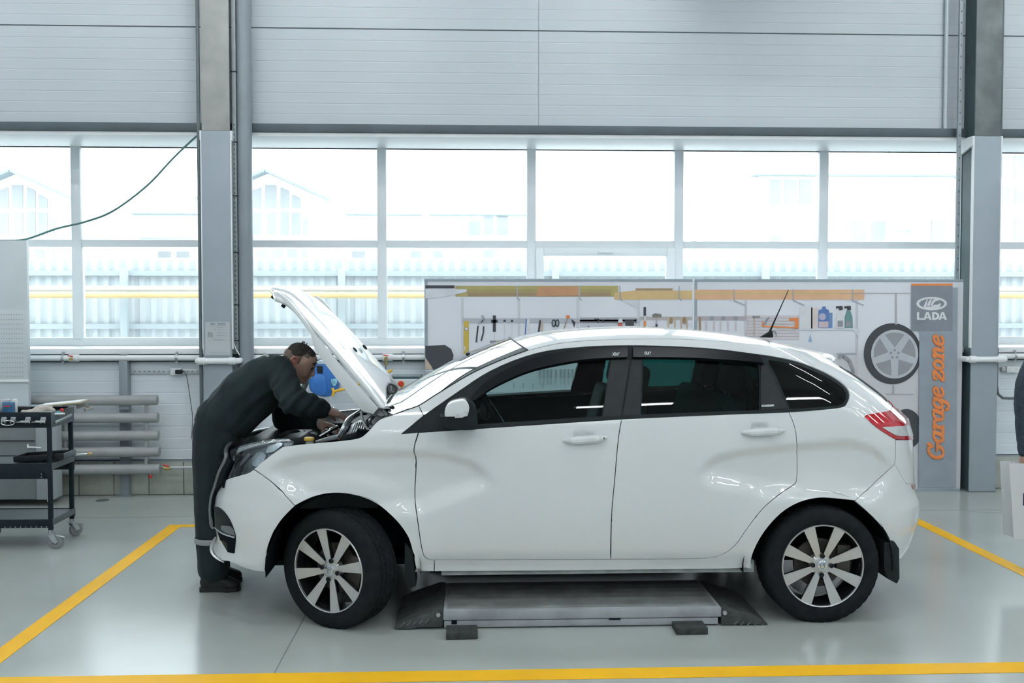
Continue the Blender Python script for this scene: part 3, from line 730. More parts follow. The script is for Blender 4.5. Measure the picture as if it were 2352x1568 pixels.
# ---- tail: tailgate, bumper, lamps
tg = panel('tailgate', [('p', BCR, 1.36), (1905, 824), (1960, 853), (2010, 886), (2034, 909, 1), (2060, 932), (2092, 958, 1), (2103, 1004), (2058, 1010, 1), (2057, 1048), (2055, 1066, 1), (2080, 1110, 1), (2103, 1112), ('p', BCR, .65)], M_paint, 'rear', sym=True, gap=.001)[0]
panel('rear_glass', [('p', BCR, 1.33), ('p', LR*.95, 1.33), ('p', LR*.85, 1.14), ('p', BCR, 1.12)], G_priv, 'rear', off=.004, thick=.004, sym=True, parent=tg)
rbm = panel('rear_bumper', [('p', BCR, .66), (2103, 1112), (2080, 1110, 1), (2055, 1066, 1), (1964, 1149, 1), (2005, 1187), (2034, 1220), (2048, 1252), (2052, 1282, 1), (2062, 1283), (2078, 1279), ('p', BCR, .25)], M_paint, 'rear', sym=True, gap=.001)[0]
panel('bumper_reflector', [(2092, 1114, 1), (2103, 1113, 1), (2104, 1120), (2097, 1124, 1)], M_red, 'rear', off=.004, thick=.006, res=.02, parent=rbm)
TL = [(1986, 958, 1), (1992, 953), (2017, 948), (2040, 944), (2048, 938), (2049, 928), (2042, 918), (2034, 909, 1), (2050, 921), (2063, 934), (2082, 950), (2095, 961, 1), (2102, 981), (2104, 1003), (2101, 1010, 1), (2058, 1009, 1), (2040, 999), (2013, 981)]
for tl in panel('tail_lamp', TL, M_red, 'rear', off=.004, thick=.02, res=.025):
    pass
panel('reversing_lens', [(2024, 981, 1), (2060, 979), (2100, 976, 1), (2103, 1001, 1), (2063, 1001), (2045, 994)], M_clearlens, 'rear', off=.008, thick=.006, res=.025)
panel('lamp_side_lens', [(2066, 940, 1), (2082, 952), (2093, 961, 1), (2099, 978, 1), (2092, 976, 1), (2084, 962)], M_clearlens, 'rear', off=.008, thick=.004, res=.02)
# ---- glass house
DLO = [(922, 996, 1)]+DLO_TOP+QTR[1:]+[(1600, 954), (1428, 962), (1200, 977), (961, 993)]
FG = [(1088, 974, 1), (1062, 938, 1), (1085, 920), (1130, 884), (1200, 850), (1260, 832), (1340, 819), (1403, 815, 1), (1383, 955, 1)]
RG = [(1478, 817, 1), (1600, 820), (1738, 827, 1), (1745, 860), (1744, 941, 1), (1600, 948), (1473, 953, 1)]
QG = [(1766, 825, 1), (1830, 836), (1895, 862), (1934, 887), (1945, 906), (1940, 922), (1927, 930), (1880, 936), (1817, 940, 1)]
panel('window_surround', DLO, M_cblack, 'rear', holes=[FG, RG, QG], off=-.006, thick=.03, gap=.0)
panel('front_window', FG, G_clear, 'side', off=-.016, thick=0)
panel('rear_window', RG, G_tint, 'side', off=-.016, thick=0)
panel('quarter_window', QG, G_priv, 'rear', off=-.008, thick=0)
panel('belt_moulding', [(1092, 975, 1), (1428, 954), (1812, 939), (1930, 931, 1), (1928, 936, 1), (1880, 941), (1812, 946), (1428, 962), (1200, 977), (1092, 984, 1)], M_cblack, 'rear', off=.003, thick=.012, res=.025)
panel('pillar_cover', [(1404, 826, 1), (1446, 826, 1), (1426, 955, 1), (1384, 957, 1)], mat('pillar_film', (.026, .030, .032), .42, spec=.15, noise_=(20, .1)), 'side', off=.0, thick=.008)
panel('pillar_cover', [(1451, 826, 1), (1474, 826, 1), (1470, 952, 1), (1430, 955, 1)], MATS['pillar_film'], 'side', off=.0, thick=.008)
panel('rear_pillar_cover', [(1748, 838, 1), (1763, 840, 1), (1810, 938, 1), (1748, 941, 1)], MATS['pillar_film'], 'side', off=.0, thick=.008)
panel('trim_badge', [(1748, 930, 1), (1777, 929, 1), (1777, 934, 1), (1748, 935, 1)], M_chrome, 'side', off=.006, thick=.004, res=.02, mirror=False)
# visors over the side windows, with their lettering
VF = [(1078, 921, 1), (1105, 889), (1150, 858), (1232, 823), (1334, 805), (1441, 800, 1), (1440, 823, 1), (1400, 825), (1340, 829), (1260, 843), (1200, 860), (1130, 893), (1090, 922, 1)]
VR = [(1453, 800, 1), (1560, 802), (1650, 808), (1740, 818, 1), (1753, 838, 1), (1730, 834), (1650, 828), (1560, 824), (1453, 823, 1)]
for nm, V_ in (('wind_deflector', VF), ('wind_deflector', VR)):
    vs = panel(nm, V_, M_visor, 'side', off=.022, thick=.034, res=.025)
    for o_ in vs:      # round the deflector: upper rim sinks back to the frame
        pass
def on_surf(x, y, off):
    u, Y, z = hit(x, y); return Vector((u, Y-off, z))
M_letter = mat('white_lettering', (.7, .72, .72), .5, noise_=(5, .02))
for x, y in ((1413, 813), (1485, 811)):
    p = on_surf(x, y, .026); q = on_surf(x, y-8, .026); ay = (q-p).normalized()
    text_part('deflector_lettering', 'XRAY', M_letter, car, p+Vector((0, -.002, 0)), .028, (1, 0, 0), ay, .0015, .02, .15, width=.040)
# ---- roof, windscreen, headliner
def edge3(pts, n):
    c = crom([p[:2] for p in pts], 12); c = np.array([hit(*q) for q in c]); s = np.concatenate([[0], np.cumsum(np.linalg.norm(np.diff(c, axis=0), axis=1))])
    t = np.linspace(0, s[-1], n); return np.stack([np.interp(t, s, c[:, i]) for i in range(3)], -1)
re_ = edge3(R_EDGE, 30); NY = 25
rows = []
for k, p in enumerate(re_):
    f_ = k/29.; w = YC-p[1]; row = []
    for j in range(NY):
        s_ = -1+2*j/(NY-1); c_ = max(0, 1-abs(s_)**3.2)
        back = .05*sstep((f_-.75)/.25)*c_; cr = .030+.022*math.sin(math.pi*min(1, f_*1.1+.1))
        row.append((p[0]+back-.05*(1-f_)*c_*(f_ < .3)*(1-f_/.3), YC+s_*w, p[2]+cr*c_))
    rows.append(row)
MB().grid(rows).build('roof', M_paint, car, smooth=True)
lin = [[(x, YC+(y-YC)*.93, z-.045) for x, y, z in r] for r in rows]
MB().grid(lin, True).build('headliner', M_headliner, car, smooth=True)
# spoiler over the tailgate
sp = []
for j in range(NY):
    x, y, z = rows[-1][j]; s_ = -1+2*j/(NY-1); e = .045*max(0, 1-abs(s_)**4)
    sp.append([(x-.03, y, z+.002), (x+e*.6, y, z-.004), (x+e+.01, y, z-.022), (x+e, y, z-.05), (x+e*.4, y, z-.055), (x-.03, y, z-.06)])
MB().grid(sp).build('spoiler', M_paint, car, smooth=True)
we = edge3([(905, 952), (930, 942)]+A_EDGE, 24); rows = []
for k, p in enumerate(we):
    f_ = k/23.; w = YC-p[1]; row = []
    for j in range(NY):
        s_ = -1+2*j/(NY-1); c_ = 1-abs(s_)**2.2
        row.append((p[0]-(.16-.09*f_)*c_, YC+s_*w, p[2]+(.015+.03*f_)*c_))
    rows.append(row)
MB().grid(rows, True).build('windscreen', G_shield, car, smooth=True)
ws = rows
MB().tube([ws[k][0] for k in range(24)], .003, 6).build('windscreen_seal', M_cblack, car, smooth=True)
MB().tube([ws[k][-1] for k in range(24)], .006, 6).build('windscreen_seal', M_cblack, car, smooth=True)
MB().tube([ws[-1][j] for j in range(NY)], .005, 6).build('windscreen_seal', M_cblack, car, smooth=True)
cw = MB().grid([[(x-.03-.07*(1-abs((y-YC)/.8)**3), y, z-.03) for x, y, z in ws[0][2:-2]], [(x-.03, y, z+.012) for x, y, z in ws[0][2:-2]], [(x+.03, y, z+.012) for x, y, z in ws[0][2:-2]]], True).build('cowl', M_cblack, car, smooth=True)
for y0 in (5.75, 6.35):
    MB().tube([(-.62, y0, 1.05), (-.50, y0-.2, 1.10), (-.42, y0-.42, 1.13)], .009, 6).build('wiper', M_cblack, car)
# ---- wheel arches, floor pan, engine bay shell
RW = P(1889, 1301, 5.12); HUBZ = .303
WX = (-.695, RW.x+.005)
for wx in WX:
    ax_ = wx+(.03 if wx < 0 else -.02)
    for s_ in (-1, 1):
        g1 = []
        for a in np.linspace(-.08, math.pi+.08, 26):
            g1.append([(ax_+.40*math.cos(a), YC+s_*yy, .30+.40*math.sin(a)) for yy in (.862, .5)])
        mb = MB().grid(g1)
        n = 26; mb.add([(ax_, YC+s_*.5, .3)]+[r[1] for r in g1], [(0, i+1, i+2) for i in range(n-1)])
        mb.build('wheel_arch_liner', M_gap, car, smooth=True)
fp = MB(); fp.box(-1.25, 2.35, YC-.5, YC+.5, .24, .34); fp.box(-.22, 1.4, YC-.79, YC+.79, .27, .36); fp.box(2.2, 2.36, YC-.5, YC+.5, .32, .6); fp.box(-1.30, -1.1, YC-.5, YC+.5, .26, .8)
fp.build('floor_pan', M_gap, car)
for s_ in (-1, 1):
    mb = MB(); y = YC+s_*.80
    mb.box(-.16, 1.50, min(y, y-s_*.03), max(y, y-s_*.03), PZ(1320, 5.2), PZ(1306, 5.2)+.03)
    mb.build('sill_flange', mat('sill_underseal', (.30, .33, .33), .6, noise_=(12, .25)), car)
MB().box(.05, .21, 5.5, 5.56, .235, .245).build('jacking_rail', M_galv, car)
MB().box(-.62, -.55, YC-.62, YC+.62, .3, 1.0).build('firewall', M_gap, car)
MB().box(-1.2, -.62, YC-.5, YC+.5, .3, .74).build('bay_dark_filler', M_gap, car, .03)  # black filler added to keep the engine bay dark
for s_ in (-1, 1):      # inner wings
    mb = MB(); y = YC+s_*.70; mb.box(-1.25, -.5, min(y, y+s_*.02), max(y, y+s_*.02), .6, .885); mb.build('inner_wing', M_cblack, car)
    panel_rows = None
# inside door trims and pillars
for dt in panel('door_trim', [(1000, 991, 1), (1428, 963), (1812, 947, 1), (1822, 975), (1829, 1060), (1700, 1200), (1650, 1280, 1), (990, 1283, 1), (962, 1200)], M_dash, 'side', off=-.045, thick=0, res=.08): pass
for dt in panel('quarter_trim', [(1815, 948, 1), (1930, 937), (2040, 960), (2050, 1060), (1960, 1140), (1840, 1130, 1)], M_dash, 'rear', off=-.03, thick=0, res=.08): pass
# ---- cabin
def cushion(nm, mb, parent, m=M_seat, bev=.04): return mb.build(nm, m, parent, bev, seg=3)
def seat(x, y, w, rear=False):
    s0 = cushion('seat_cushion', MB().obox((x, y, .60), (.50, w, .16), ry=-.12), car)
    cushion('seat_back', MB().obox((x+.30, y, .88), (.15, w*.95, .58), ry=.28), car)
    for hy in ((y,) if not rear else (y-.3, y+.3)):
        cushion('headrest', MB().obox((x+.42, hy, 1.255), (.11, .25, .17), ry=.2), car, bev=.045)
        for dy in (-.05, .05): MB().cyl((x+.385, hy+dy, 1.1), (x+.41, hy+dy, 1.2), .007, 8).build('headrest_post', M_chrome, car)
seat(.52, 5.62, .50); seat(.52, 6.38, .50); seat(1.08, 6.0, 1.25, True)
for hy in (5.6, 6.4):
    for k in (-.06, .06): MB().tube([(1.62, hy+k, .95), (1.60, hy+k, 1.15), (1.55, hy+k, 1.3)], .012, 6).build('luggage_strap', M_cblack, car)
db = MB(); db.prism([(-.58, YC-.68, .62), (-.10, YC-.68, .66), (-.14, YC-.68, .92), (-.25, YC-.68, .985), (-.58, YC-.68, .99)], (0, 1.36, 0)); db.build('dashboard', M_dash, car, .03, seg=3)
sw = P(1128, 938, 5.62)
tor = []
for i in range(28):
    a = 2*math.pi*i/28; v = Matrix.Rotation(math.radians(-33), 3, 'Y') @ Vector((0, .185*math.cos(a), .185*math.sin(a))); tor.append(sw+v+Vector((0, .0, 0)))
stw = MB().tube(tor, .016, 10, closed=True).build('steering_wheel', M_visor, car, smooth=True)
MB().sphere(sw+Vector((-.03, 0, -.01)), .07, 12, (.5, 1, .8)).build('wheel_boss', M_dash, stw, smooth=True)
for a in (0, math.pi, -math.pi/2):
    v = Matrix.Rotation(math.radians(-33), 3, 'Y') @ Vector((0, .18*math.cos(a), .18*math.sin(a))); MB().bar(sw+Vector((-.02, 0, 0)), sw+v, .03, .016, (1, 0, 0)).build('wheel_spoke', M_dash, stw)
MB().cyl(sw, sw+Vector((-.25, 0, -.12)), .03, 10).build('steering_column', M_dash, car)
MB().obox((-.02, YC, 1.36), (.03, .22, .07)).build('inner_mirror', M_cblack, car, .01)
# ---- door mirrors
def mirror(s_):
    def pr(pts, dep, m, nm, par, bev, y0=4.955):
        poly = [P(x, y, 5.0) for x, y in curve2(pts, 4)]; poly = [Vector((p.x, y0, p.z)) for p in poly]
        mb = MB().prism(poly, (0, dep, 0))
        if s_ > 0: mb.v = [(x, 2*YC-y, z) for x, y, z in mb.v]; mb.f = [f[::-1] for f in mb.f]
        return mb.build(nm, m, par, bev, seg=3)
    h = pr([(1011, 954, 1), (1040, 957), (1072, 955, 1), (1076, 930), (1071, 917, 1), (1086, 926), (1094, 945), (1097, 974), (1090, 984), (1045, 984), (1016, 974)], .19, M_cblack, 'door_mirror', car, .012)
    pr([(1022, 955, 1), (1023, 937), (1034, 923), (1060, 916), (1072, 919), (1078, 934), (1074, 954, 1)], .15, M_paint, 'mirror_cap', h, .014, 4.945)
    pr([(1045, 957, 1), (1047, 948), (1057, 943), (1074, 941, 1), (1072, 950), (1062, 956, 1)], .02, M_clearlens, 'indicator', h, .002, 4.938)
    y0 = YC-.83 if s_ < 0 else YC+.83
    mb = MB(); a = P(1050, 975, 5.05); mb.box(a.x-.02, a.x+.06, 5.10, 5.24, a.z-.025, a.z+.01)
    if s_ > 0: mb.v = [(x, 2*YC-y, z) for x, y, z in mb.v]
    mb.build('mirror_arm', M_cblack, h, .008)
mirror(-1); mirror(1)
# ---- door handles
for (xa, ya, xb, yb_) in ((1294, 1012, 1394, 1004), (1703, 993, 1801, 987)):
    for s_ in (-1, 1):
        pts = []; rs = []
        for t in np.linspace(0, 1, 12):
            x = xa+(xb-xa)*t; p = on_surf(x, ya+(yb_-ya)*t, .0)
            arch = .036*min(1, math.sin(math.pi*min(max(t, .03), .97))*1.6); w = p.y
            y = (on_surf(x, ya-14, 0).y)-arch+.002; pts.append(Vector((p.x, y if s_ < 0 else 2*YC-y, p.z))); rs.append(.006+.015*min(1, math.sin(math.pi*min(.97, max(.03, t)))*1.5))
        h = MB().tube(pts, rs, 10).build('door_handle', M_paint, car, smooth=True)
        if xa < 1500 and s_ < 0:
            q = pts[10]; MB().cyl(q+Vector((0, -.020, 0)), q+Vector((0, -.01, 0)), .006, 10).build('key_barrel', M_satin, h)
        q0, q1 = pts[9], pts[9]
        MB().cyl(q0+Vector((-.001, 0, 0)), q0+Vector((.001, 0, 0)), rs[9]+.0008, 12).build('handle_seam', M_satin, h)
# ---- antenna
an = P(1762, 770, 6.0); at = P(1811, 666, 6.0)
ao = MB(); ao.prism([Vector((an.x-.05, YC-.02, an.z-.012)), Vector((an.x+.035, YC-.02, an.z-.014)), Vector((an.x+.03, YC-.02, an.z+.03)), Vector((an.x+.01, YC-.02, an.z+.025))], (0, .04, 0))
ant = ao.build('antenna_base', M_cblack, car, .008)
MB().tube([(an.x+.015, YC, an.z+.02), ((an.x*2+at.x)/3+.008, YC, (an.z*2+at.z)/3+.01), at], [.007, .0045, .0022], 8).build('antenna_rod', M_cblack, ant)
# ---- mud flaps
for s_ in (-1, 1):
    y = YC+s_*.80
    a = P(2022, 1268, 5.2); b = P(2058, 1330, 5.2)
    for nm, pts in (('mud_flap', [(2022, 1240), (2046, 1238), (2057, 1255), (2058, 1322), (2052, 1335), (2028, 1322), (2022, 1300)]), ('front_mud_flap', [(931, 1240), (943, 1252), (950, 1262), (957, 1340), (944, 1345), (930, 1330)])):
        poly = [P(x, yy, 5.2) for x, yy in pts]; poly = [Vector((p.x, y-.05 if s_ < 0 else y-.10, p.z)) for p in poly]
        MB().prism(poly, (0, .15, 0)).build(nm, M_cblack, car, .006)
# ---- wheels
_wcache = {}
def wheel_mesh(key, mbf, m, smooth=True):
    if key not in _wcache:
        mb = mbf(); me = bpy.data.meshes.new(key); me.from_pydata([tuple(v) for v in mb.v], [], mb.f)
        bm = bmesh.new(); bm.from_mesh(me); bmesh.ops.recalc_face_normals(bm, faces=bm.faces); bm.to_mesh(me); bm.free()
        if smooth: shade(me, 40)
        me.materials.append(m); _wcache[key] = me
    return _wcache[key]
Rt, Ht = .310, .1025
def tyre_mb():
    mb = MB(); n = 168
    prof = [(.216, -.088), (.222, -.096), (.245, -.103), (.275, -.1025), (.295, -.095), (.304, -.084), (Rt, -.072)]
    cols = list(prof); 
    for y in (-.060, -.058, -.050, -.048, -.026, -.024, -.016, -.014): cols.append((Rt+.001, y))
    allc = cols+[(r, -y) for r, y in cols[::-1]]
    k = len(allc)
    for i in range(n):
        t = 2*math.pi*i/n
        for q, (r, y) in enumerate(allc):
            ay = abs(y); rr = r
            if q >= 6 and q < k-6:
                if .049 <= ay <= .059 and not (.0495 < ay < .0485): rr -= .006 if .0495 < ay < .0585 else 0
                if ay < .0235 and ay > .0155: rr -= .006
                if .062 > ay: 
                    if (i+int(ay*140)) % 4 == 0: rr -= .006
                elif i % 4 == 1: rr -= .004
            elif 5 <= q < 6 or k-6 <= q <= k-6:
                if i % 4 == 1: rr -= .003
            mb.v.append((rr*math.cos(t), y, rr*math.sin(t)))
    for i in range(n):
        j = (i+1) % n
        for q in range(k-1): mb.f.append((i*k+q, j*k+q, j*k+q+1, i*k+q+1))
    return mb
def rim_mb():
    h = .1025
    mb = MB().lathe([(.212, -h+.012), (.205, -h+.03), (.195, -h+.07), (.19, .0), (.205, h-.02), (.216, h-.01)], (0, 0, 0), 'Y', 64)
    return mb
def lip_mb():
    h = .1025; return MB().lathe([(.219, -h+.013), (.2205, -h+.006), (.2175, -h+.002), (.2125, -h+.004), (.211, -h+.014)], (0, 0, 0), 'Y', 72)
def spoke_mb():
    mb = MB(); h = .1025
    o = [(.045, .014), (.075, .017), (.14, .0235), (.2125, .031)]
    ys = [-.078, -.080, -.088, -.0965]
    top = [(r, ys[i], w) for i, (r, w) in enumerate(o)]+[(r, ys[i], -w) for i, (r, w) in reversed(list(enumerate(o)))]
    n = len(top); mb.v = [(x, y, z) for x, y, z in top]+[(x, y+.028, z*.8) for x, y, z in top]
    mb.f = [tuple(range(n-1, -1, -1)), tuple(range(n, 2*n))]+[(i, (i+1) % n, n+(i+1) % n, n+i) for i in range(n)]
    return mb
def hub_mb(): return MB().lathe([(0, -.080), (.028, -.080), (.048, -.078), (.058, -.070), (.060, -.04), (0, -.04)], (0, 0, 0), 'Y', 32)
def cap_mb(): return MB().lathe([(0, -.0905), (.020, -.090), (.0265, -.087), (.0275, -.078), (0, -.078)], (0, 0, 0), 'Y', 28)
def nut_mb(): return MB().lathe([(0, -.076), (.012, -.0765), (.0125, -.083), (.0085, -.083), (.008, -.079), (0, -.079)], (0, 0, 0), 'Y', 14)
def disc_mb(): return MB().lathe([(.05, -.02), (.13, -.02), (.13, .0), (.05, .0)], (0, 0, 0), 'Y', 40, True)
def spokeside_mb():
    mb = spoke_mb(); mb.v = [(x, y+.0012, z*1.10) for x, y, z in mb.v]; return mb
def emblem_mb():
    mb = MB()
    mb.tube([(.012*math.cos(a), -.0905, .0165*math.sin(a)) for a in np.linspace(0, 2*math.pi, 20, endpoint=False)], .0016, 6, closed=True)
    mb.tube([(-.004, -.0905, -.009), (-.004, -.0905, .006), (.003, -.0905, .009), (.005, -.0905, .0), (-.003, -.0905, -.002)], .0016, 6)
    return mb
for wx, steer in ((WX[0], -30), (WX[1], 0)):
    for s_ in (-1, 1):
        wy = YC+s_*(YC-5.12-.1025)
        if steer: wx_ = wx
        Mx = Matrix.Translation(Vector((wx, wy, HUBZ))-CORG) @ Matrix.Rotation(math.radians(steer), 4, 'Z') @ (Matrix.Rotation(math.pi, 4, 'Z') if s_ > 0 else Matrix.Identity(4)) @ Matrix.Rotation(math.radians(11 if steer else 2), 4, 'Y')
        w = bpy.data.objects.new('wheel', wheel_mesh('rim', rim_mb, M_alloyblk)); COL.objects.link(w); w.parent = car; w.matrix_local = Mx; w['_org'] = tuple(CORG)
        def sub(nm, me, rot=0, loc=(0, 0, 0)):
            o = bpy.data.objects.new(nm, me); COL.objects.link(o); o.parent = w; o.rotation_euler = (0, rot, 0); o.location = loc
        sub('tyre', wheel_mesh('tyre', tyre_mb, M_rubber)); sub('rim_lip', wheel_mesh('lip', lip_mb, M_alloy)); sub('hub', wheel_mesh('hub', hub_mb, M_alloy))
        sub('hub_cap', wheel_mesh('cap', cap_mb, M_chrome)); sub('hub_emblem', wheel_mesh('emblem', emblem_mb, M_satin)); sub('brake_disc', wheel_mesh('disc', disc_mb, M_iron))
        for k in range(8):
            sub('spoke', wheel_mesh('spoke', spoke_mb, M_alloy), math.radians(22.5+45*k)); sub('spoke_side', wheel_mesh('spokeside', spokeside_mb, M_alloyblk), math.radians(22.5+45*k), (0, .002, 0))
        for k in range(4):
            a = math.radians(90*k); sub('lug_nut', wheel_mesh('nut', nut_mb, M_black), 0, (.05*math.cos(a), -.004, .05*math.sin(a)))
        o = MB(); o.obox((.13, .0, .02), (.07, .08, .16)); me = wheel_mesh('caliper', lambda: o, M_iron); sub('caliper', me)
# ---- raised bonnet
E_ = [(-.458, 1.075), (-.566, 1.210), (-.670, 1.332), (-.775, 1.452), (-.880, 1.564), (-.975, 1.655), (-1.05, 1.715)]
Ec = np.array(crom(E_, 9)); nE = len(Ec); NV = 49; rows = []
for i, (ex, ez) in enumerate(Ec):
    f_ = i/(nE-1); hw = .645-.03*f_-.05*f_**3; row = []
    d = Ec[min(i+1, nE-1)]-Ec[max(i-1, 0)]; d = d/np.hypot(*d); nx, nz = -d[1]*-1, d[0]*-1      # outward (up/right) normal
    nx, nz = d[1], -d[0]
    for j in range(NV):
        s_ = -1+2*j/(NV-1); a_ = abs(s_); c_ = 1-a_**2
        bul = .028*(1-a_**3)
        rid = -.009*math.exp(-((a_-(.80-.22*f_))/.075)**2)
        trail = .125*max(0, 1-a_**2.2)*(1-sstep(f_/.32))
        lead = .13*(1-a_**2)*sstep((f_-.6)/.4)
        curl = -.05*sstep((f_-.82)/.18)**1.5
        x = ex+d[0]*(trail+lead)+nx*(bul+rid+curl*(.4+.6*c_)); z = ez+d[1]*(trail+lead)+nz*(bul+rid+curl*(.4+.6*c_))
        row.append((x, YC+s_*hw, z))
    rows.append(row)
bn = MB().grid(rows).build('bonnet', M_paint, car, smooth=True)
md = bn.modifiers.new('thickness', 'SOLIDIFY'); md.thickness = .02; md.offset = 1
fold = [(884, 953, 1), (840, 904), (795, 853.5), (757, 808), (734, 781), (706, 742), (663, 689), (640, 673, 1)]
left = [(632, 676, 1), (640, 678), (655, 695), (673, 714), (701, 750), (714, 770), (720, 793), (728, 810), (739, 825), (764, 858), (787, 888), (810, 917), (823.5, 934), (833, 943), (852, 949), (877, 956, 1)]
for s_ in (-1, 1):
    y = 5.355
    mb = MB().prism([P(x, yy, y) for x, yy in curve2(fold+left, 4)], (0, .018, 0))
    if s_ > 0: mb.v = [(x, 2*YC-yv, z) for x, yv, z in mb.v]
    mb.build('bonnet_flange', M_paint, bn, .004)
for x, y, Yq in ((815, 803, 5.83), (838, 797, 6.17)):
    c = P(x, y, Yq); MB().sphere(c+Vector((.0, 0, .0)), .02, 10, (1, .8, .45), Matrix.Rotation(math.radians(48), 3, 'Y')).build('washer_nozzle', M_cblack, bn, smooth=True)
for x, y, Yq in ((631, 677, 5.9), (655, 697, 5.6)):
    c = P(x, y, Yq); MB().cyl(c, c+Vector((-.015, 0, -.02)), .012, 10).build('rubber_stop', M_cblack, bn)
# bonnet hinge arm and prop
M_hinge = mat('painted_hinge', (.5, .52, .52), .4, noise_=(5, .05))
for s_ in (-1, 1):
    pts = [P(x, y, 5.42) for x, y in ((829, 944), (833, 965), (842, 982), (853, 990))]
    if s_ > 0: pts = [Vector((p.x, 2*YC-p.y, p.z)) for p in pts]
    mb = MB()
    for a, b in zip(pts, pts[1:]): mb.bar(a, b, .012, .03, (0, 1, 0))
    mb.build('bonnet_hinge', M_hinge, car, .003)
MB().tube([P(x, y, 6.3) for x, y in ((889, 880), (893, 890), (894, 905), (890, 925))], .022, 8).build('far_hinge', M_satin, car)
# ---- engine bay furniture seen over the fender
def eb(nm, pts, Y, th, m, bev=.004, per=3): return plate(nm, pts, Y, th, m, car, bev, per)
eb('fuse_box', [(782, 1012, 1), (790, 1000, 1), (836, 988, 1), (842, 992, 1), (826, 1006), (812, 1010, 1)], 5.42, .16, M_cblack)
for k in range(6):
    a, b = P(805+k*6, 998-k*2, 5.44), P(816+k*5, 974-k*.6, 5.62); MB().bar(a, b, .008, .02).build('intake_rib', M_lampchrome, car, .002)
MB().prism([P(795, 1004, 5.45), P(838, 992, 5.45), P(834, 960, 5.75), P(806, 975, 5.75)], (0, .01, -.02)).build('intake_cover', M_satin, car, .003)
for k, Yq in ((0, 5.46), (1, 5.50)):
    MB().tube(crom([P(777+k*8, 1004, Yq), P(790+k*8, 978, Yq), P(800+k*7, 962, Yq+.1), P(826+k*2, 945+k*3, Yq+.3)], 5), .011, 8).build('bay_seal', M_satin if k else M_lampchrome, car, smooth=True)
eb('wing_bracket', [(722, 1014, 1), (760, 1002, 1), (776, 1000, 1), (778, 1008, 1), (730, 1018, 1)], 5.40, .05, M_satin)
a = P(711, 1012, 5.45); fr = MB().cyl((a.x, a.y, a.z-.05), a, .022, 14).build('washer_filler', mat('filler_neck', (.4, .4, .36), .5, noise_=(9, .1)), car)
a = P(710, 1004, 5.45); MB().cyl((a.x, a.y, a.z-.018), (a.x, a.y, a.z), .028, 18).build('filler_cap', mat('yellow_cap', (.62, .42, .06), .4, noise_=(9, .1)), fr, .004)
eb('battery_tray', [(640, 1012, 1), (690, 1004, 1), (700, 1020, 1), (645, 1024, 1)], 5.5, .3, M_cblack)
MB().sphere(P(864, 966, 5.6), .045, 14, (1, 1, .6)).build('strut_mount', M_lampchrome, car, smooth=True)
MB().tube([P(850, 975, 5.5), P(862, 955, 5.6), P(878, 958, 5.6)], .014, 8).build('brake_reservoir_hose', M_satin, car)
eb('strut_tower', [(842, 995, 1), (852, 970), (866, 955), (882, 957), (876, 962, 1), (856, 980, 1)], 5.5, .25, mat('inner_paint', (.62, .65, .66), .4, noise_=(4, .04)))
for k, (x, y, Yq, r) in enumerate(((720, 998, 5.9, .05), (680, 1002, 6.1, .06), (750, 996, 6.2, .07), (700, 990, 6.3, .05))):
    c = P(x, y, Yq); MB().cyl((c.x, c.y-.1, c.z-.03), (c.x, c.y+.12, c.z-.03), r, 14).build('engine_cover', M_cblack, car, .006)
MB().tube([P(735, 1002, 5.7), P(758, 988, 5.7), P(775, 980, 5.75)], .012, 8).build('ratchet_extension', M_chrome, car)
M_slam = M_cblack
MB().box(-1.30, -1.16, YC-.62, YC+.62, .80, .90).build('slam_panel', M_slam, car, .02)
MB().box(-1.33, -.60, YC-.66, YC+.66, .70, .75).build('bay_tray', M_gap, car)
# ================================================================== LIFT AND PADS
M_lift = mat('grey_lift_paint', (.34, .36, .38), .5, noise_=(6, .2), bump=(60, .15, .002))
M_lifttop = mat('lift_deck', (.25, .26, .255), .6, noise_=(8, .25), bump=(90, .2, .002))
M_ramp = mat('dark_ramp', (.045, .05, .05), .7, noise_=(20, .4), bump=(80, .3, .003))
M_pad = mat('black_rubber_pad', (.035, .04, .04), .8, noise_=(30, .4), bump=(70, .4, .003))
LY0, LY1 = 5.10, 5.62
M_strut = mat('dull_steel_strut', (.30, .34, .36), .5, .2, noise_=(9, .1))
lx0, lx1 = P(1018, 1400, LY0).x, P(1657, 1400, LY0).x; lz1, lz0 = P(1300, 1399, LY0).z, P(1300, 1421, LY0).z
lift = empty('scissor_lift', ((lx0+lx1)/2, (LY0+LY1)/2, 0), 'low grey scissor lift lying on the floor under the car', 'car lift')
MB().box(lx0, lx1, LY0, LY1, lz0, lz1).build('platform', M_lift, lift, .004)
MB().box(lx0+.02, lx1-.02, LY0+.03, LY1-.01, lz1, lz1+.003).build('deck_plate', M_lifttop, lift)
fx1 = P(1650, 1430, LY0).x
MB().box(lx0+.004, fx1, LY0+.006, LY1-.02, .008, lz0-.004).build('base_frame', M_lift, lift, .003)
MB().box(lx0, lx1, 2*YC-LY1, 2*YC-LY0, lz0, lz1).build('platform', M_lift, lift, .004)
MB().box(lx0+.004, fx1, 2*YC-LY1+.02, 2*YC-LY0-.006, .008, lz0-.004).build('base_frame', M_lift, lift, .003)
for q_ in ((lx0-.26, lx0), (lx1, lx1+.26)):
    MB().prism([(q_[0] if q_[0] < lx0 else q_[1], 2*YC-LY1, .004), (q_[1] if q_[0] < lx0 else q_[0], 2*YC-LY1, .004), (q_[1] if q_[0] < lx0 else q_[0], 2*YC-LY1, lz1)], (0, LY1-LY0, 0)).build('ramp', M_ramp, lift, .004)
a = P(1037, 1432, LY0); MB().box(a.x, a.x+.028, LY0+.002, LY0+.02, a.z-.004, a.z+.018).build('frame_slot', M_gap, lift)
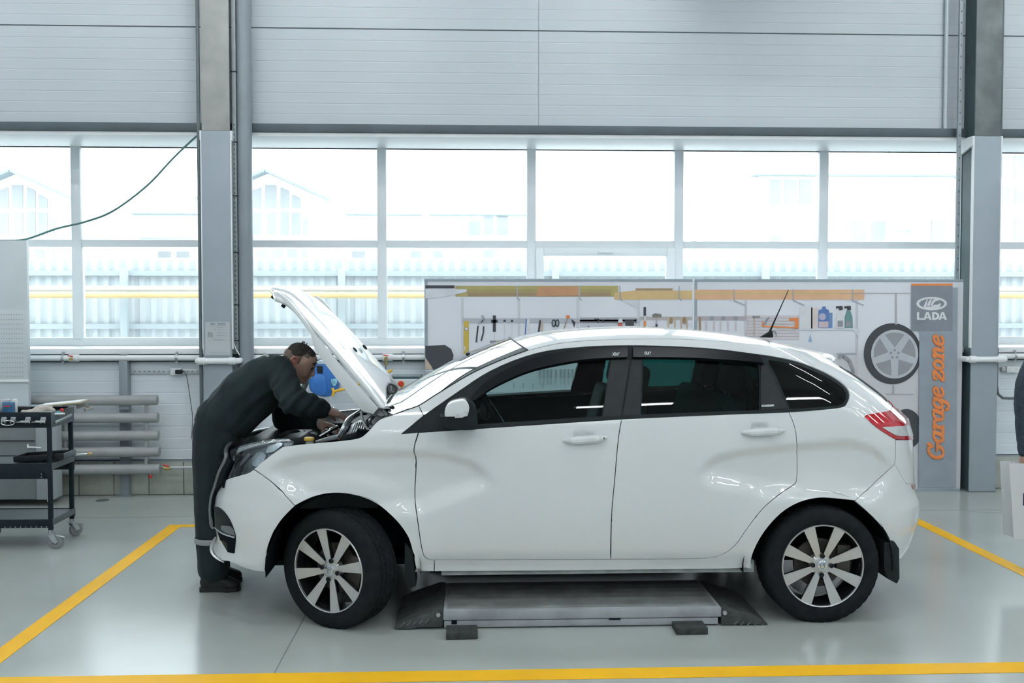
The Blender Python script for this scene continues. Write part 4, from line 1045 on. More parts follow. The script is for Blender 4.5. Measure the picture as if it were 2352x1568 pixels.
a = P(1399, 1423, LY0); MB().box(a.x, a.x+.06, LY0-.001, LY0+.02, lz0-.008, lz0).build('frame_slot', M_gap, lift)
for nm, pts, bolt in (('ramp', [(906, 1444), (908, 1436), (925, 1428), (950, 1418), (1003, 1400), (1018, 1400), (1018, 1437), (1010, 1440), (960, 1441), (940, 1447)], (1007, 1411)),
                      ('ramp', [(1657, 1398), (1668, 1397), (1712, 1410), (1745, 1420), (1763, 1431), (1764, 1438), (1757, 1438), (1700, 1434), (1657, 1436)], (1664, 1406))):
    poly = [P(x, y, LY0) for x, y in pts]; poly = [Vector((p.x, p.y, max(.002, p.z))) for p in poly]
    r = MB().prism(poly, (0, LY1-LY0, 0)).build(nm, M_ramp, lift, .004)
    c = P(*bolt, LY0); MB().cyl(c+Vector((0, -.012, 0)), c, .011, 12).build('hinge_bolt', M_galv, r)
    for k in range(5):
        q = P((925 if bolt[0] < 1200 else 1690)+k*14, 1432-(k if bolt[0] < 1200 else 2-k)*2, LY0); MB().bar(q+Vector((-.01, -.003, -.012)), q+Vector((.01, -.003, .008)), .004, .004).build('ramp_rib', M_satin, r)
for n, (x0, x1, yt, yb_) in enumerate(((1024, 1097, 1452, 1469), (1554, 1626, 1442, 1458))):
    f0 = FL((x0+x1)/2, yb_); X0_, X1_ = PX(x0, f0.y, yb_), PX(x1, f0.y, yb_); zt = P((x0+x1)/2, yt, f0.y).z
    o = MB().obox(((X0_+X1_)/2, f0.y+.06, zt/2+.0005), (X1_-X0_, .12, zt), rz=.02).build('rubber_pad', M_pad, bevel=.004)
    tag(o, ('black rubber block in front of the lift, near the front wheel', 'black rubber block in front of the lift, near the rear wheel')[n], 'rubber block', 'rubber blocks beside the lift')
# ================================================================== TOOL TROLLEY
M_cart = mat('black_powder_coat', (.010, .018, .024), .5, spec=.2, noise_=(20, .15))
M_cartside = mat('grey_powder_coat', (.10, .125, .14), .45, noise_=(20, .1))
M_caster = mat('grey_caster_tyre', (.22, .23, .23), .6, noise_=(15, .1))
cf, cr_ = FL(131, 1263).y+.03, FL(178, 1232).y+.02
cxr = P(118, 1100, cf).x; cxl = cxr-.62
cart = empty('tool_trolley', ((cxl+cxr)/2, (cf+cr_)/2, 0), 'black three shelf tool trolley on grey casters', 'tool trolley')
zT1, zT0 = P(118, 946, cf).z, P(118, 982, cf).z; zM1, zM0 = P(118, 1064, cf).z, P(118, 1096, cf).z; zB1, zB0 = P(118, 1192, cf).z, P(118, 1210, cf).z
pw = .028
for (px_, py_) in ((cxr, cf), (cxr, cr_), (cxl, cf), (cxl, cr_)):
    MB().box(px_-pw, px_, py_ if py_ == cf else py_-pw, py_+pw if py_ == cf else py_, P(118, 1224, cf).z, zT0+.02).build('post', M_cart, cart, .003)
def tray(nm, z0, z1, floor_at):
    t = MB()
    t.box(cxl-.002, cxr+.002, cf-.003, cr_+.003, floor_at, floor_at+.006).build(nm, M_cartside, cart)
    o = bpy.data.objects[nm] if False else None
    rims = MB(); rims.box(cxl-.003, cxr+.003, cf-.004, cf+.004, z0, z1); rims.build(nm+'_rim', M_cart, cart, .002)
    MB().box(cxl-.003, cxr+.003, cr_-.004, cr_+.004, z0+.0, z1+.0).build(nm+'_rim', M_cart, cart, .002)
    MB().box(cxr-.004, cxr+.004, cf+.004, cr_-.004, z0 if nm == 'top_tray' else z1-.045, z1).build(nm+'_rim', M_cartside, cart, .002)
    MB().box(cxl-.004, cxl+.004, cf+.004, cr_-.004, z0 if nm == 'top_tray' else z1-.045, z1).build(nm+'_rim', M_cartside, cart, .002)
tray('top_tray', zT0, zT1, zT1-.035); tray('middle_shelf', zM0-.01, zM1, zM1-.012); tray('bottom_shelf', zB0-.005, zB1, zB1-.012)
MB().bar((cxr+.012, cf+.05, zT1-.075), (cxr+.012, cr_-.06, zT1-.055), .014, .02).build('push_handle', M_galv, cart, .004)
for k in range(4):
    for zz in (zM0+.004, zM0+.024): MB().cyl((cxr-.045-.022*0-.02*k*(k < 2), cf-.007, zz), (cxr-.045-.02*k*(k < 2), cf-.003, zz), .0035, 8).build('rivet', M_galv, cart)
for k in range(9):
    MB().cyl((cxr-.035-.035*k, cf-.008, zB0+.004), (cxr-.035-.035*k, cf-.003, zB0+.004), .0035, 8).build('rivet', M_galv, cart)
def caster(x, y, rz):
    ztop = P(118, 1224, cf).z; c = bpy.data.objects.new('caster', None)
    R_ = Matrix.Rotation(rz, 4, 'Z'); org = Vector((x, y, 0))
    def T(mb): mb.v = [tuple(org+R_ @ Vector(v)) for v in mb.v]; return mb
    w = T(MB().lathe([(.020, -.016), (.034, -.016), (.047, -.013), (.050, -.006), (.050, .006), (.047, .013), (.034, .016), (.020, .016)], (.03, 0, .05), 'Y', 28, True)).build('caster_wheel', M_caster, cart, smooth=True)
    f = MB()
    for s_ in (-1, 1): f.prism([(-.02, s_*.021-.002, ztop-.005), (.022, s_*.021-.002, ztop-.01), (.048, s_*.021-.002, .052), (.03, s_*.021-.002, .036), (.012, s_*.021-.002, .05)], (0, .004, 0))
    f.box(-.022, .024, -.023, .023, ztop-.012, ztop-.004); f.cyl((0, 0, ztop-.01), (0, 0, ztop+.02), .018, 14); f.cyl((.03, -.026, .05), (.03, .026, .05), .006, 10)
    T(f).build('caster_fork', M_galv, w)
    T(MB().obox((.06, 0, .085), (.06, .03, .006), ry=.35)).build('brake_pedal', M_galv, w, .002)
caster(cxr-.014, cf+.014, .15); caster(cxr-.014, cr_-.014, 1.0); caster(cxl+.014, cf+.014, .2); caster(cxl+.014, cr_-.014, .4)
# spring clips holding tools on the tray front
clips = (12, 33, 67, 102)
for k, cx_ in enumerate(clips):
    a = P(cx_, 966, cf); o = MB(); o.obox((a.x, cf-.012, a.z+.012), (.034, .014, .03)); o.obox((a.x-.012, cf-.022, a.z), (.006, .02, .03)); o.obox((a.x+.012, cf-.022, a.z), (.006, .02, .03))
    o.build('spring_clip', M_galv, cart, .002)
M_toolsteel = mat('polished_tool_steel', (.62, .64, .65), .25, 1., noise_=(20, .1))
for k, cx_ in ((2, 67), (3, 102)):
    a = P(cx_, 967, cf); o = MB().tube([(a.x-.075, cf-.024, a.z-.004), (a.x-.05, cf-.024, a.z-.002), (a.x-.045, cf-.024, a.z), (a.x+.02, cf-.024, a.z)], [.003, .006, .009, .009], 10).build('socket_bit', M_toolsteel, smooth=True)
    tag(o, ('steel bit in the spring clip second from the trolley corner', 'steel bit in the spring clip nearest the trolley corner')[k-2], 'tool', 'tools clipped to the trolley')
a = P(22, 970, cf); ring = [(a.x+.045*math.cos(t), cf-.026, a.z+.016*math.sin(t)) for t in np.linspace(0, 2*math.pi, 20, endpoint=False)]
tag(MB().tube(ring, .004, 8, closed=True).build('key_ring', M_toolsteel, smooth=True), 'bent steel wire ring hanging in a trolley clip', 'tool', 'tools clipped to the trolley')
# things lying on the top tray
zt = zT1-.0285
def pt(x, y, Y): return P(x, y, Y)
M_glove = mat('beige_work_glove', (.52, .47, .42), .9, noise_=(25, .15), bump=(90, .5, .004))
M_paper = mat('white_paper', (.78, .80, .80), .7, noise_=(6, .03))
M_board = mat('brown_clipboard', (.36, .32, .16), .6, noise_=(6, .1))
def remesh(mb_groups, voxel, smooth_n=6, disp=None):
    bm = bmesh.new()
    for g in mb_groups:
        t = bmesh.new()
        for c, r in g:
            sx = r if hasattr(r, '__len__') else (r, r, r)
            q = bmesh.ops.create_icosphere(t, subdivisions=2, radius=1)
            for v in q['verts']: v.co = Vector((v.co.x*sx[0], v.co.y*sx[1], v.co.z*sx[2]))+Vector(c)
        h = bmesh.ops.convex_hull(t, input=t.verts[:])
        bmesh.ops.delete(t, geom=list({e for e in h['geom_interior'] if isinstance(e, bmesh.types.BMVert)}), context='VERTS')
        tm = bpy.data.meshes.new('t'); t.to_mesh(tm); t.free(); bm.from_mesh(tm); bpy.data.meshes.remove(tm)
    me = bpy.data.meshes.new('blob'); bm.to_mesh(me); bm.free()
    o = bpy.data.objects.new('blob', me); COL.objects.link(o)
    md = o.modifiers.new('r', 'REMESH'); md.mode = 'VOXEL'; md.voxel_size = voxel
    dg = bpy.context.evaluated_depsgraph_get(); dg.update(); out = bpy.data.meshes.new_from_object(o.evaluated_get(dg))
    bpy.data.objects.remove(o, do_unlink=True); bpy.data.meshes.remove(me)
    bm = bmesh.new(); bm.from_mesh(out)
    for _ in range(smooth_n): bmesh.ops.smooth_vert(bm, verts=bm.verts, factor=.5, use_axis_x=True, use_axis_y=True, use_axis_z=True)
    if disp:
        bm.normal_update()
        for v in bm.verts: v.co = v.co+v.normal*disp(v.co)
        bmesh.ops.smooth_vert(bm, verts=bm.verts, factor=.4, use_axis_x=True, use_axis_y=True, use_axis_z=True)
    bm.to_mesh(out); bm.free()
    out.polygons.foreach_set('use_smooth', [True]*len(out.polygons))
    return out
def blob(name, groups, voxel, m, parent=None, smooth_n=6, disp=None):
    me = remesh(groups, voxel, smooth_n, disp)
    a = np.array([v.co[:] for v in me.vertices])
    org = Vector(parent['_org']) if parent is not None else Vector(((a[:, 0].min()+a[:, 0].max())/2, (a[:, 1].min()+a[:, 1].max())/2, a[:, 2].min()))
    me.transform(Matrix.Translation(-org)); me.name = name; me.materials.append(m)
    o = bpy.data.objects.new(name, me); COL.objects.link(o)
    if parent is not None: o.parent = parent
    else: o.location = org
    o['_org'] = tuple(org); return o
def gp_(x, dy, dz): return (P(x, 945, cf+.1).x, cf+dy, zt+dz)
g1 = [[(gp_(60, .05, .022), .018), (gp_(82, .07, .02), .02)], [(gp_(82, .07, .022), .022), (gp_(105, .10, .045), .022)], [(gp_(84, .1, .04), .02), (gp_(112, .14, .05), .016)], [(gp_(66, .08, .02), .017), (gp_(90, .12, .035), .018)], [(gp_(106, .1, .045), .016), (gp_(122, .12, .03), .012)]]
o = blob('work_glove', g1, .006, M_glove, None, 3, lambda c: .004*noise.noise(Vector(c)*60)); tag(o, 'crumpled beige work glove lying on the trolley top', 'glove')
cb = MB().obox((P(148, 935, cf+.3).x, cf+.27, zt+.06), (.30, .20, .008), ry=-.09, rz=.1).build('clipboard', M_board, bevel=.002); tag(cb, 'clipboard with white papers propped on the trolley top', 'clipboard')
MB().obox((P(148, 934, cf+.3).x, cf+.27, zt+.067), (.28, .18, .006), ry=-.09, rz=.1).build('paper_sheet', M_paper, cb)
o = MB().tube([gp_(150, .3, .03), gp_(165, .33, .045), gp_(180, .34, .02), gp_(172, .28, .012)], .012, 8).build('rag', mat('grey_rag', (.35, .34, .32), .9, noise_=(20, .2), bump=(60, .6, .005)), smooth=True); tag(o, 'grey rag under the clipboard on the trolley corner', 'rag')
o = MB().obox((P(105, 945, cf+.1).x, cf+.085, zt+.0125), (.13, .11, .02)).build('instruction_booklet', M_paper, bevel=.003); tag(o, 'white booklet lying flat at the trolley front', 'booklet')
a = P(121, 947, cf+.05); o = MB().cyl((a.x-.02, cf+.03, zt+.012), (a.x+.03, cf+.12, zt+.012), .011, 10).build('spray_tube', mat('teal_tube', (.10, .36, .42), .4, noise_=(9, .1)), bevel=.002); tag(o, 'small teal tube lying at the trolley corner', 'tube')
a = P(142, 934, cf+.12); o = MB().sphere((a.x, cf+.12, zt+.03), .013, 12).build('red_knob', mat('red_plastic', (.62, .03, .02), .35, noise_=(9, .1)), smooth=True)
MB().cyl((a.x, cf+.12, zt), (a.x, cf+.12, zt+.02), .007, 8).build('knob_stem', M_galv, o); tag(o, 'round red knob standing on the trolley top', 'knob')
M_can = mat('blue_label', (.05, .16, .30), .4, noise_=(30, .4)); M_tin = mat('grey_tin', (.42, .44, .45), .35, .6, noise_=(9, .1))
a = P(2, 935, cf+.12)
tin = MB().cyl((a.x, cf+.14, zt), (a.x, cf+.14, zt+.105), .055, 24).build('grease_tin', M_tin, bevel=.004); tag(tin, 'round grey tin at the left end of the trolley', 'tin')
a = P(20, 935, cf+.1); bxo = MB().box(a.x-.035, a.x+.035, cf+.08, cf+.12, zt+.012, zt+.09).build('lubricant_box', M_can, bevel=.003); tag(bxo, 'blue printed carton standing beside the tin', 'carton')
MB().box(a.x-.025, a.x+.02, cf+.079, cf+.0795, zt+.058, zt+.066).build('red_print', MATS['red_plastic'], bxo); MB().box(a.x-.03, a.x+.03, cf+.085, cf+.115, zt, zt+.012).build('carton_foot', M_cart, bxo)
a = P(33, 930, cf+.16); o = MB().box(a.x-.012, a.x+.012, cf+.15, cf+.19, zt, zt+.105).build('white_bottle', M_paper, bevel=.006); tag(o, 'narrow white plastic bottle behind the blue carton', 'bottle')
o = MB().obox((P(52, 940, cf+.3).x, cf+.30, zt+.02), (.09, .07, .04), rz=.3).build('black_case', M_black, bevel=.008); tag(o, 'small black case behind the glove on the trolley', 'case')
for k, (x_, dy, ln, rz) in enumerate(((48, .05, .12, .1), (128, .2, .10, -.5), (135, .07, .08, .3))):
    a = P(x_, 945, cf+dy); o = MB().obox((a.x, cf+dy, zt+.008), (ln, .02, .012), rz=rz).build('hand_tool', M_toolsteel if k else M_paper, bevel=.003)
    tag(o, ('white plastic tool lying before the tin on the trolley', 'steel spanner lying under the clipboard edge', 'short steel tool beside the teal tube')[k], 'tool')
# middle shelf: black tray, socket brush; behind: white lever
zm = zM1+.002
a = P(95, 1052, cf+.1); tr_ = empty('parts_tray', (a.x, cf+.16, zm), 'black parts tray tilted on the middle trolley shelf', 'tray')
MB().obox((a.x, cf+.16, zm+.012), (.34, .2, .008), ry=-.06).build('tray_floor', M_black, tr_)
for dy in (.06, .26): MB().obox((a.x, cf+dy, zm+.03), (.34, .008, .036), ry=-.06).build('tray_wall', M_black, tr_, .002)
for dx in (-.17, .17): MB().obox((a.x+dx, cf+.16, zm+.03+dx*.06), (.008, .2, .036), ry=-.06).build('tray_wall', M_cartside if dx > 0 else M_black, tr_, .002)
a = P(160, 1054, cr_-.12); o = MB().tube([(a.x-.10, cr_-.13, zm+.014), (a.x+.0, cr_-.12, zm+.014), (a.x+.06, cr_-.11, zm+.016), (a.x+.12, cr_-.10, zm+.020)], [.006, .011, .007, .006], 10).build('torque_wrench', M_toolsteel, smooth=True)
MB().sphere((a.x+.135, cr_-.10, zm+.022), .014, 10, (1.5, .9, .7)).build('wrench_handle', mat('tan_handle', (.62, .42, .16), .5, noise_=(9, .1)), o, smooth=True); tag(o, 'thin steel wrench with tan grip on the middle trolley shelf', 'wrench')
# ================================================================== WORKBENCH WITH PERFORATED BACK PANEL
M_bench = mat('bench_grey', (.17, .19, .20), .5, noise_=(9, .06)); M_benchlite = mat('bench_light_grey', (.50, .55, .58), .45, noise_=(9, .04)); M_hole = mat('perforation', (.30, .34, .36), .7, noise_=(9, .05))
M_cab = mat('cabinet_pale', (.60, .66, .68), .4, noise_=(3, .03))
yb0, yb1 = 8.40, 8.68; xbr = P(108, 1100, yb0).x
bench = empty('workbench', (xbr-.9, 8.57, 0), 'pale grey workbench with tall perforated back panel behind the trolley', 'workbench')
MB().box(xbr-1.8, xbr-.004, yb0+.01, yb1, .06, .79).build('cabinet_body', M_bench, bench, .004)
MB().box(xbr-.004, xbr+.012, yb0, yb1, .04, .80).build('side_panel', M_benchlite, bench, .003)
MB().box(xbr-.085, xbr-.003, yb0-.004, yb0+.01, .06, .79).build('door_stile', mat('bench_mid_grey', (.30, .33, .35), .5, noise_=(9, .05)), bench, .002)
MB().box(xbr-1.8, xbr+.02, yb0-.03, yb1, .79, .83).build('worktop', M_benchlite, bench, .005)
MB().box(xbr-.60, xbr-.10, yb0-.004, yb0+.01, .55, .555).build('drawer_gap', M_black, bench)
yp = 8.56; xp = P(62, 700, yp).x
zP1, zP0 = P(40, 552, yp).z, .83
MB().box(xp-1.2, xp, yp, yp+.05, zP0, zP1).build('back_panel', M_cab, bench, .004)
MB().box(xp-1.2, xp+.004, yp-.012, yp, P(40, 871, yp).z, P(40, 711, yp).z).build('perforated_panel', M_cab, bench, .003)
MB().box(xp-1.2, xp+.006, yp-.02, yp, P(40, 877, yp).z, P(40, 871, yp).z).build('panel_lip', M_white, bench, .002)
zh = P(40, 722, yp).z; hm = None
for r_ in range(15):
    for c_ in range(11):
        x = xp-.04-c_*.021; z = zh-r_*.0405
        if hm is None: hm = MB().box(x-.004, x+.004, yp-.0135, yp-.011, z-.003, z+.003).build('hole', M_hole, bench); hx, hz = x, z
        else:
            q = hm.copy(); COL.objects.link(q); q.location = (x-hx, 0, z-hz)
# white lever resting against the bench behind the trolley
a = P(66, 1030, 8.3); o = MB(); o.bar(P(63, 1026, 8.40), P(95, 1028, 8.40), .012, .014, (0, 1, 0)); o.bar(P(64, 1029, 8.40), P(64, 1020, 8.40), .012, .014, (0, 1, 0)); o.build('door_lever', M_white, bench, .003)
# ================================================================== PIPE RADIATOR
YR = 8.74
rad = empty('pipe_radiator', (P(300, 1100, YR).x, YR, 0), 'grey radiator of five stacked horizontal pipes under the left window', 'radiator')
xr_ = P(363, 1000, YR).x; xlft = -5.4
cs = (919, 959, 1000, 1037, 1077)
for k, cy in enumerate(cs):
    z = P(300, cy, YR).z; MB().cyl((xlft, YR, z), (xr_+.004*k, YR, z), .044, 24).build('heating_pipe', M_radiator, rad, .006)
for cy0, cy1 in zip(cs, cs[1:]):
    for xx in (336, 150): a, b = P(xx, cy0, YR), P(xx, cy1, YR); MB().cyl(a, b, .017, 12).build('connector', M_radiator, rad, smooth=True)
for xx in (287,):
    for cy in cs[:1]: a = P(xx, cy+14, YR+.03); MB().obox(a, (.09, .05, .05)).build('bracket', M_pipegrey, rad, .005)
z = P(370, 1075, YR).z; MB().cyl((xr_, YR+.03, z), (colL[0]-.03, YR+.03, z), .012, 10).build('supply_pipe', M_galv, rad, smooth=True)
a = P(384, 1075, YR+.03); v = MB().cyl(a+Vector((-.03, 0, 0)), a+Vector((.03, 0, 0)), .017, 12).build('valve', mat('brass', (.60, .46, .20), .3, .9, noise_=(9, .1)), rad, smooth=True)
MB().obox(a+Vector((0, -.03, .028)), (.05, .012, .012), ry=.3).build('valve_lever', MATS['red_plastic'], v, .003)
a = P(347, 1092, YR); v = MB().cyl(a, a+Vector((0, 0, .05)), .008, 8).build('drain_cock', M_galv, rad); MB().obox(a+Vector((0, -.015, -.005)), (.022, .012, .03)).build('drain_lever', MATS['red_plastic'], v, .003)
# wall post behind the radiator
a0, a1 = P(277, 900, YW-.05), P(297, 900, YW-.05)
o = MB().box(a0.x, a1.x, YW-.09, YW-.005, 0, zsill-.05).build('wall_post', M_pipegrey, bevel=.006); tag(o, 'grey steel wall post standing behind the pipe radiator', 'post')
MB().box(a0.x-.03, a1.x+.03, YW-.12, YW-.005, 0, .01).build('base_plate', M_pipegrey, o)
# ================================================================== SERVICES ALONG THE WALL
zch = PZ(820, YW-.03); chan = MB(); chan.box(X0, X1, YW-.04, YW-.002, PZ(829, YW), PZ(811, YW)).build('cable_channel', M_beam)
o = bpy.data.objects['cable_channel']; tag(o, 'dark steel rail fixed to the wall just under the window sill', 'rail')
YP = YW-.076; zp = PZ(820, YP)
air = empty('air_pipe', (0, YP, zp), 'white compressed air pipe running under the window sill', 'pipe')
def run(x0, x1): MB().cyl((x0, YP, zp), (x1, YP, zp), .025, 16).build('pipe_run', M_white, air, smooth=True)
run(X0, colL[0]-.05); run(colL[1]+.07, colR[0]-.06); run(colR[1]+.04, X1)
for xr2 in (colL, colR):
    zz = zp-.02; pts = [(xr2[0]-.07, YP, zp), (xr2[0]-.05, YP-.03, zz), (xr2[0]-.045, YCOL-.035, zz), (xr2[0]-.01, YCOL-.04, zz), (xr2[1]+.03, YCOL-.04, zz), (xr2[1]+.06, YCOL-.02, zz), (xr2[1]+.065, YP-.02, zz), (xr2[1]+.075, YP, zp)]
    MB().tube(pts, .025, 16).build('pipe_bend', M_white, air, smooth=True)
    for xx in (xr2[0]-.01, xr2[1]+.01): MB().cyl((xx-.03, YCOL-.04, zz), (xx+.03, YCOL-.04, zz), .031, 16).build('pipe_socket', M_white, air, .004)
M_clip = M_galv
for x_ in (145, 406, 927, 1500, 2331):
    xx = PX(x_, YP, 820); MB().lathe([(.027, -.010), (.032, -.010), (.032, .010), (.027, .010)], (xx, YP, zp), 'X', 18, True).build('pipe_clip', M_clip, air, smooth=True)
    MB().box(xx-.009, xx+.009, YP-.006, YP+.006, zp+.03, zp+.055).build('clip_stud', M_clip, air); MB().box(xx-.009, xx+.009, YP-.006, YP+.006, zp-.055, zp-.03).build('clip_stud', M_clip, air)
for x_, hang in ((170, 0), (890, 1)):
    xx = PX(x_, YP, 820); MB().cyl((xx-.045, YP, zp), (xx+.045, YP, zp), .032, 16).build('tee_fitting', M_white, air, .004)
    v = MB().cyl((xx-.01, YP-.02, zp-.005), (xx-.01, YP-.06, zp-.01), .014, 12).build('tap', MATS['brass'], air, smooth=True)
    MB().obox((xx-.01, YP-.055, zp+.02), (.045, .012, .010), ry=.2).build('tap_lever', MATS['red_plastic'], v, .003)
    if hang:
        MB().cyl((xx-.01, YP-.05, zp-.01), (xx-.01, YP-.05, zp-.065), .013, 12).build('quick_coupling', MATS['brass'], v, smooth=True)
        MB().tube([(xx-.01, YP-.05, zp-.06), (xx-.012, YP-.05, zp-.1), (xx-.04, YP-.05, zp-.17)], .005, 6).build('air_hose', M_satin, v)
# grey drain pipe beside the left column
xd = PX(564, YW-.10, 500); dp = MB().cyl((xd, YW-.11, 0), (xd, YW-.11, ZC), .064, 24).build('drain_pipe', M_pipegrey, smooth=True); tag(dp, 'thick grey vertical drain pipe right of the left column', 'pipe')
MB().cyl((xd, YW-.11, zp-.11), (xd, YW-.11, zp-.05), .073, 24).build('pipe_collar', M_pipegrey, dp, .006)
# perforated cable strut beside the left column, with cable
xs_ = PX(541, YW-.14, 500); stt = MB().box(xs_-.018, xs_+.018, YW-.16, YW-.13, zsill-.02, ZC).build('perforated_strut', M_strut, bevel=.003); tag(stt, 'narrow perforated steel strut between column and drain pipe', 'strut')
h0 = None
for k in range(46):
    z = zsill+.05+k*.042
    if h0 is None: h0 = MB().box(xs_-.004, xs_+.004, YW-.1615, YW-.159, z-.008, z+.008).build('slot', M_darksteel, stt); hz = z
    else: q = h0.copy(); COL.objects.link(q); q.location = (0, 0, z-hz)
for yy in (170, 330, 452, 581, 700, 781):
    z = PZ(yy, YW-.15); MB().box(xs_-.026, xs_+.026, YW-.166, YW-.128, z-.004, z+.004).build('cable_tie', M_black, stt)
MB().tube(crom([(xs_-.02, YW-.17, PZ(640, YW)), (xs_-.03, YW-.17, PZ(700, YW)), (xs_-.022, YW-.17, PZ(780, YW)), (xs_+.03, YW-.17, PZ(812, YW))], 5), .005, 6).build('loose_cable', M_white, stt)
xs2 = PX(2199, YW-.1, 500); st2 = MB().box(xs2-.016, xs2+.016, YW-.12, YW-.09, zsill-.02, ZC).build('perforated_strut', M_strut, bevel=.003); tag(st2, 'perforated steel strut beside the right column', 'strut')
for k in range(30):
    z = zsill+.3+k*.1; MB().box(xs2-.004, xs2+.004, YW-.1215, YW-.119, z-.008, z+.008).build('slot', M_darksteel, st2)
# conduits
def conduit(x_, Yq, label, pts=None, r=.013, m=None):
    xx = PX(x_, Yq, 560); o = MB().tube(pts or [(xx, Yq, 0.02), (xx, Yq, ZC)], r, 10).build('conduit', m or M_satin, smooth=True); tag(o, label, 'conduit'); return xx
cx1 = conduit(459, 8.74, 'thin dark conduit left of the column with the notice', r=.016, m=mat('dark_conduit', (.11, .14, .15), .4, noise_=(9, .1)))
o = MB().box(cx1-.03, cx1+.06, 8.69, 8.74, PZ(836, 8.7), PZ(828, 8.7)).build('conduit_shelf', M_white, bevel=.003); tag(o, 'small white bracket on the conduit beside the notice', 'bracket')
xq = PX(2297, 8.80, 560); zl = PZ(915, 8.80, 2300)
conduit(2297, 8.80, 'bent dark conduit right of the right column', [(xq, 8.82, ZC), (xq, 8.82, zl+.12), (xq+.015, 8.82, zl+.04), (xq+.06, 8.82, zl+.003), (xq+.12, 8.82, zl), (xq+1.2, 8.82, zl)], .013, MATS['dark_conduit'])
xw = PX(2172, YW-.03, 200); o = MB().cyl((xw, YW-.03, zbt), (xw, YW-.03, ZC), .017, 10).build('conduit', M_panel, smooth=True); tag(o, 'pale vertical conduit on the upper wall left of the right column', 'conduit')
# socket rail on the left, with plug and cord
M_rail = mat('slotted_rail', (.55, .60, .63), .4, .3, noise_=(9, .05))
zs = PZ(853, YW-.02, 350); xa, xb = PX(293, YW, 853), colL[0]-.02
sr = MB().box(xa, xb, YW-.02, YW-.002, zs-.022, zs+.022).build('socket_rail', M_rail, bevel=.002); tag(sr, 'slotted steel rail with a socket on the wall above the radiator', 'rail')
n = int((xb-xa)/.04); h0 = None
for k in range(n):
    x = xa+.03+k*.042
    if x > xb-.01: break
    MB().box(x-.010, x+.006, YW-.0215, YW-.019, zs-.006, zs+.006).build('slot', M_pipegrey, sr)
a = PX(402, YW-.04, 853); so = MB().box(a-.04, a+.055, YW-.05, YW-.02, zs-.032, zs+.032).build('wall_socket', M_white, bevel=.006); tag(so, 'white double wall socket on the slotted rail, plug inserted', 'socket')
MB().cyl((a-.015, YW-.053, zs), (a-.015, YW-.049, zs), .018, 16).build('socket_face', M_frame, so)
pl = MB().box(a+.012, a+.07, YW-.085, YW-.05, zs-.019, zs+.019).build('power_plug', M_black, bevel=.006); tag(pl, 'black plug pushed into the white wall socket', 'plug')
MB().tube(crom([(a+.07, YW-.07, zs), (a+.10, YW-.07, zs-.01), (a+.12, YW-.06, zs-.12), (a+.135, YW-.05, zs-.26), (a+.15, YW-.05, zs-.40), (a+.14, YW-.05, zs-.6)], 5), .0026, 6).build('power_cord', M_black, pl)
zs2 = PZ(848, YW-.04, 2330); a = PX(2327, YW-.04, 848)
so = MB().box(a-.06, a+.06, YW-.045, YW-.004, zs2-.03, zs2+.03).build('wall_socket', M_white, bevel=.006); tag(so, 'white double wall socket right of the right column', 'socket')
for dx in (-.028, .028): MB().cyl((a+dx, YW-.048, zs2), (a+dx, YW-.044, zs2), .019, 16).build('socket_face', M_frame, so)
o = MB().box(a-.10, a-.065, YW-.04, YW-.004, zs2-.02, zs2+.02).build('junction_box', M_galv, bevel=.004); tag(o, 'small grey junction box beside the right wall socket', 'box')
# sagging cable across the left window
cab = MB().tube(crom([P(x, y, 8.85) for x, y in ((-120, 553), (0, 553), (60, 549), (130, 525), (200, 508), (262, 483), (337, 427), (395, 366), (430, 332), (452, 312))], 6), .009, 8).build('hanging_cable', mat('green_grey_cable', (.09, .20, .19), .5, noise_=(9, .2)), smooth=True)
tag(cab, 'thin dark cable sagging across the left window', 'cable')
# notice on the column
yn = YCOL-.012
nt_ = empty('paper_notice', P(500, 817, yn), 'printed white paper notice fixed to the left column', 'notice')
plate('sleeve', [(470, 738, 1), (530, 738, 1), (531, 817, 1), (470, 817, 1)], yn, .004, mat('plastic_sleeve', (.42, .47, .50), .2, coat=.5, noise_=(9, .03)), nt_)
plate('sheet', [(472, 740, 1), (527, 740, 1), (528, 814, 1), (472, 814, 1)], yn-.002, .002, mat('notice_paper', (.50, .54, .56), .5, noise_=(9, .03)), nt_)
M_ink = mat('grey_ink', (.22, .25, .27), .7, noise_=(9, .1)); M_ink2 = mat('pale_ink', (.36, .40, .42), .7, noise_=(30, .3))
for x0, x1, y0, y1, mm in ((483, 494, 742, 745, M_ink), (499, 518, 742, 745, M_ink), (480, 520, 747, 749, M_ink2), (486, 516, 752, 753, M_ink2), (478, 524, 757, 758, M_ink2), (477, 489, 762, 775, M_ink2), (494, 520, 763, 765, M_ink2), (498, 522, 769, 771, M_ink2), (486, 516, 779, 780, M_ink2), (477, 525, 781, 782, M_ink2), (478, 523, 809, 810, M_ink2)):
    plate('print_line', [(x0, y0, 1), (x1, y0, 1), (x1, y1, 1), (x0, y1, 1)], yn-.003, .001, mm, nt_)
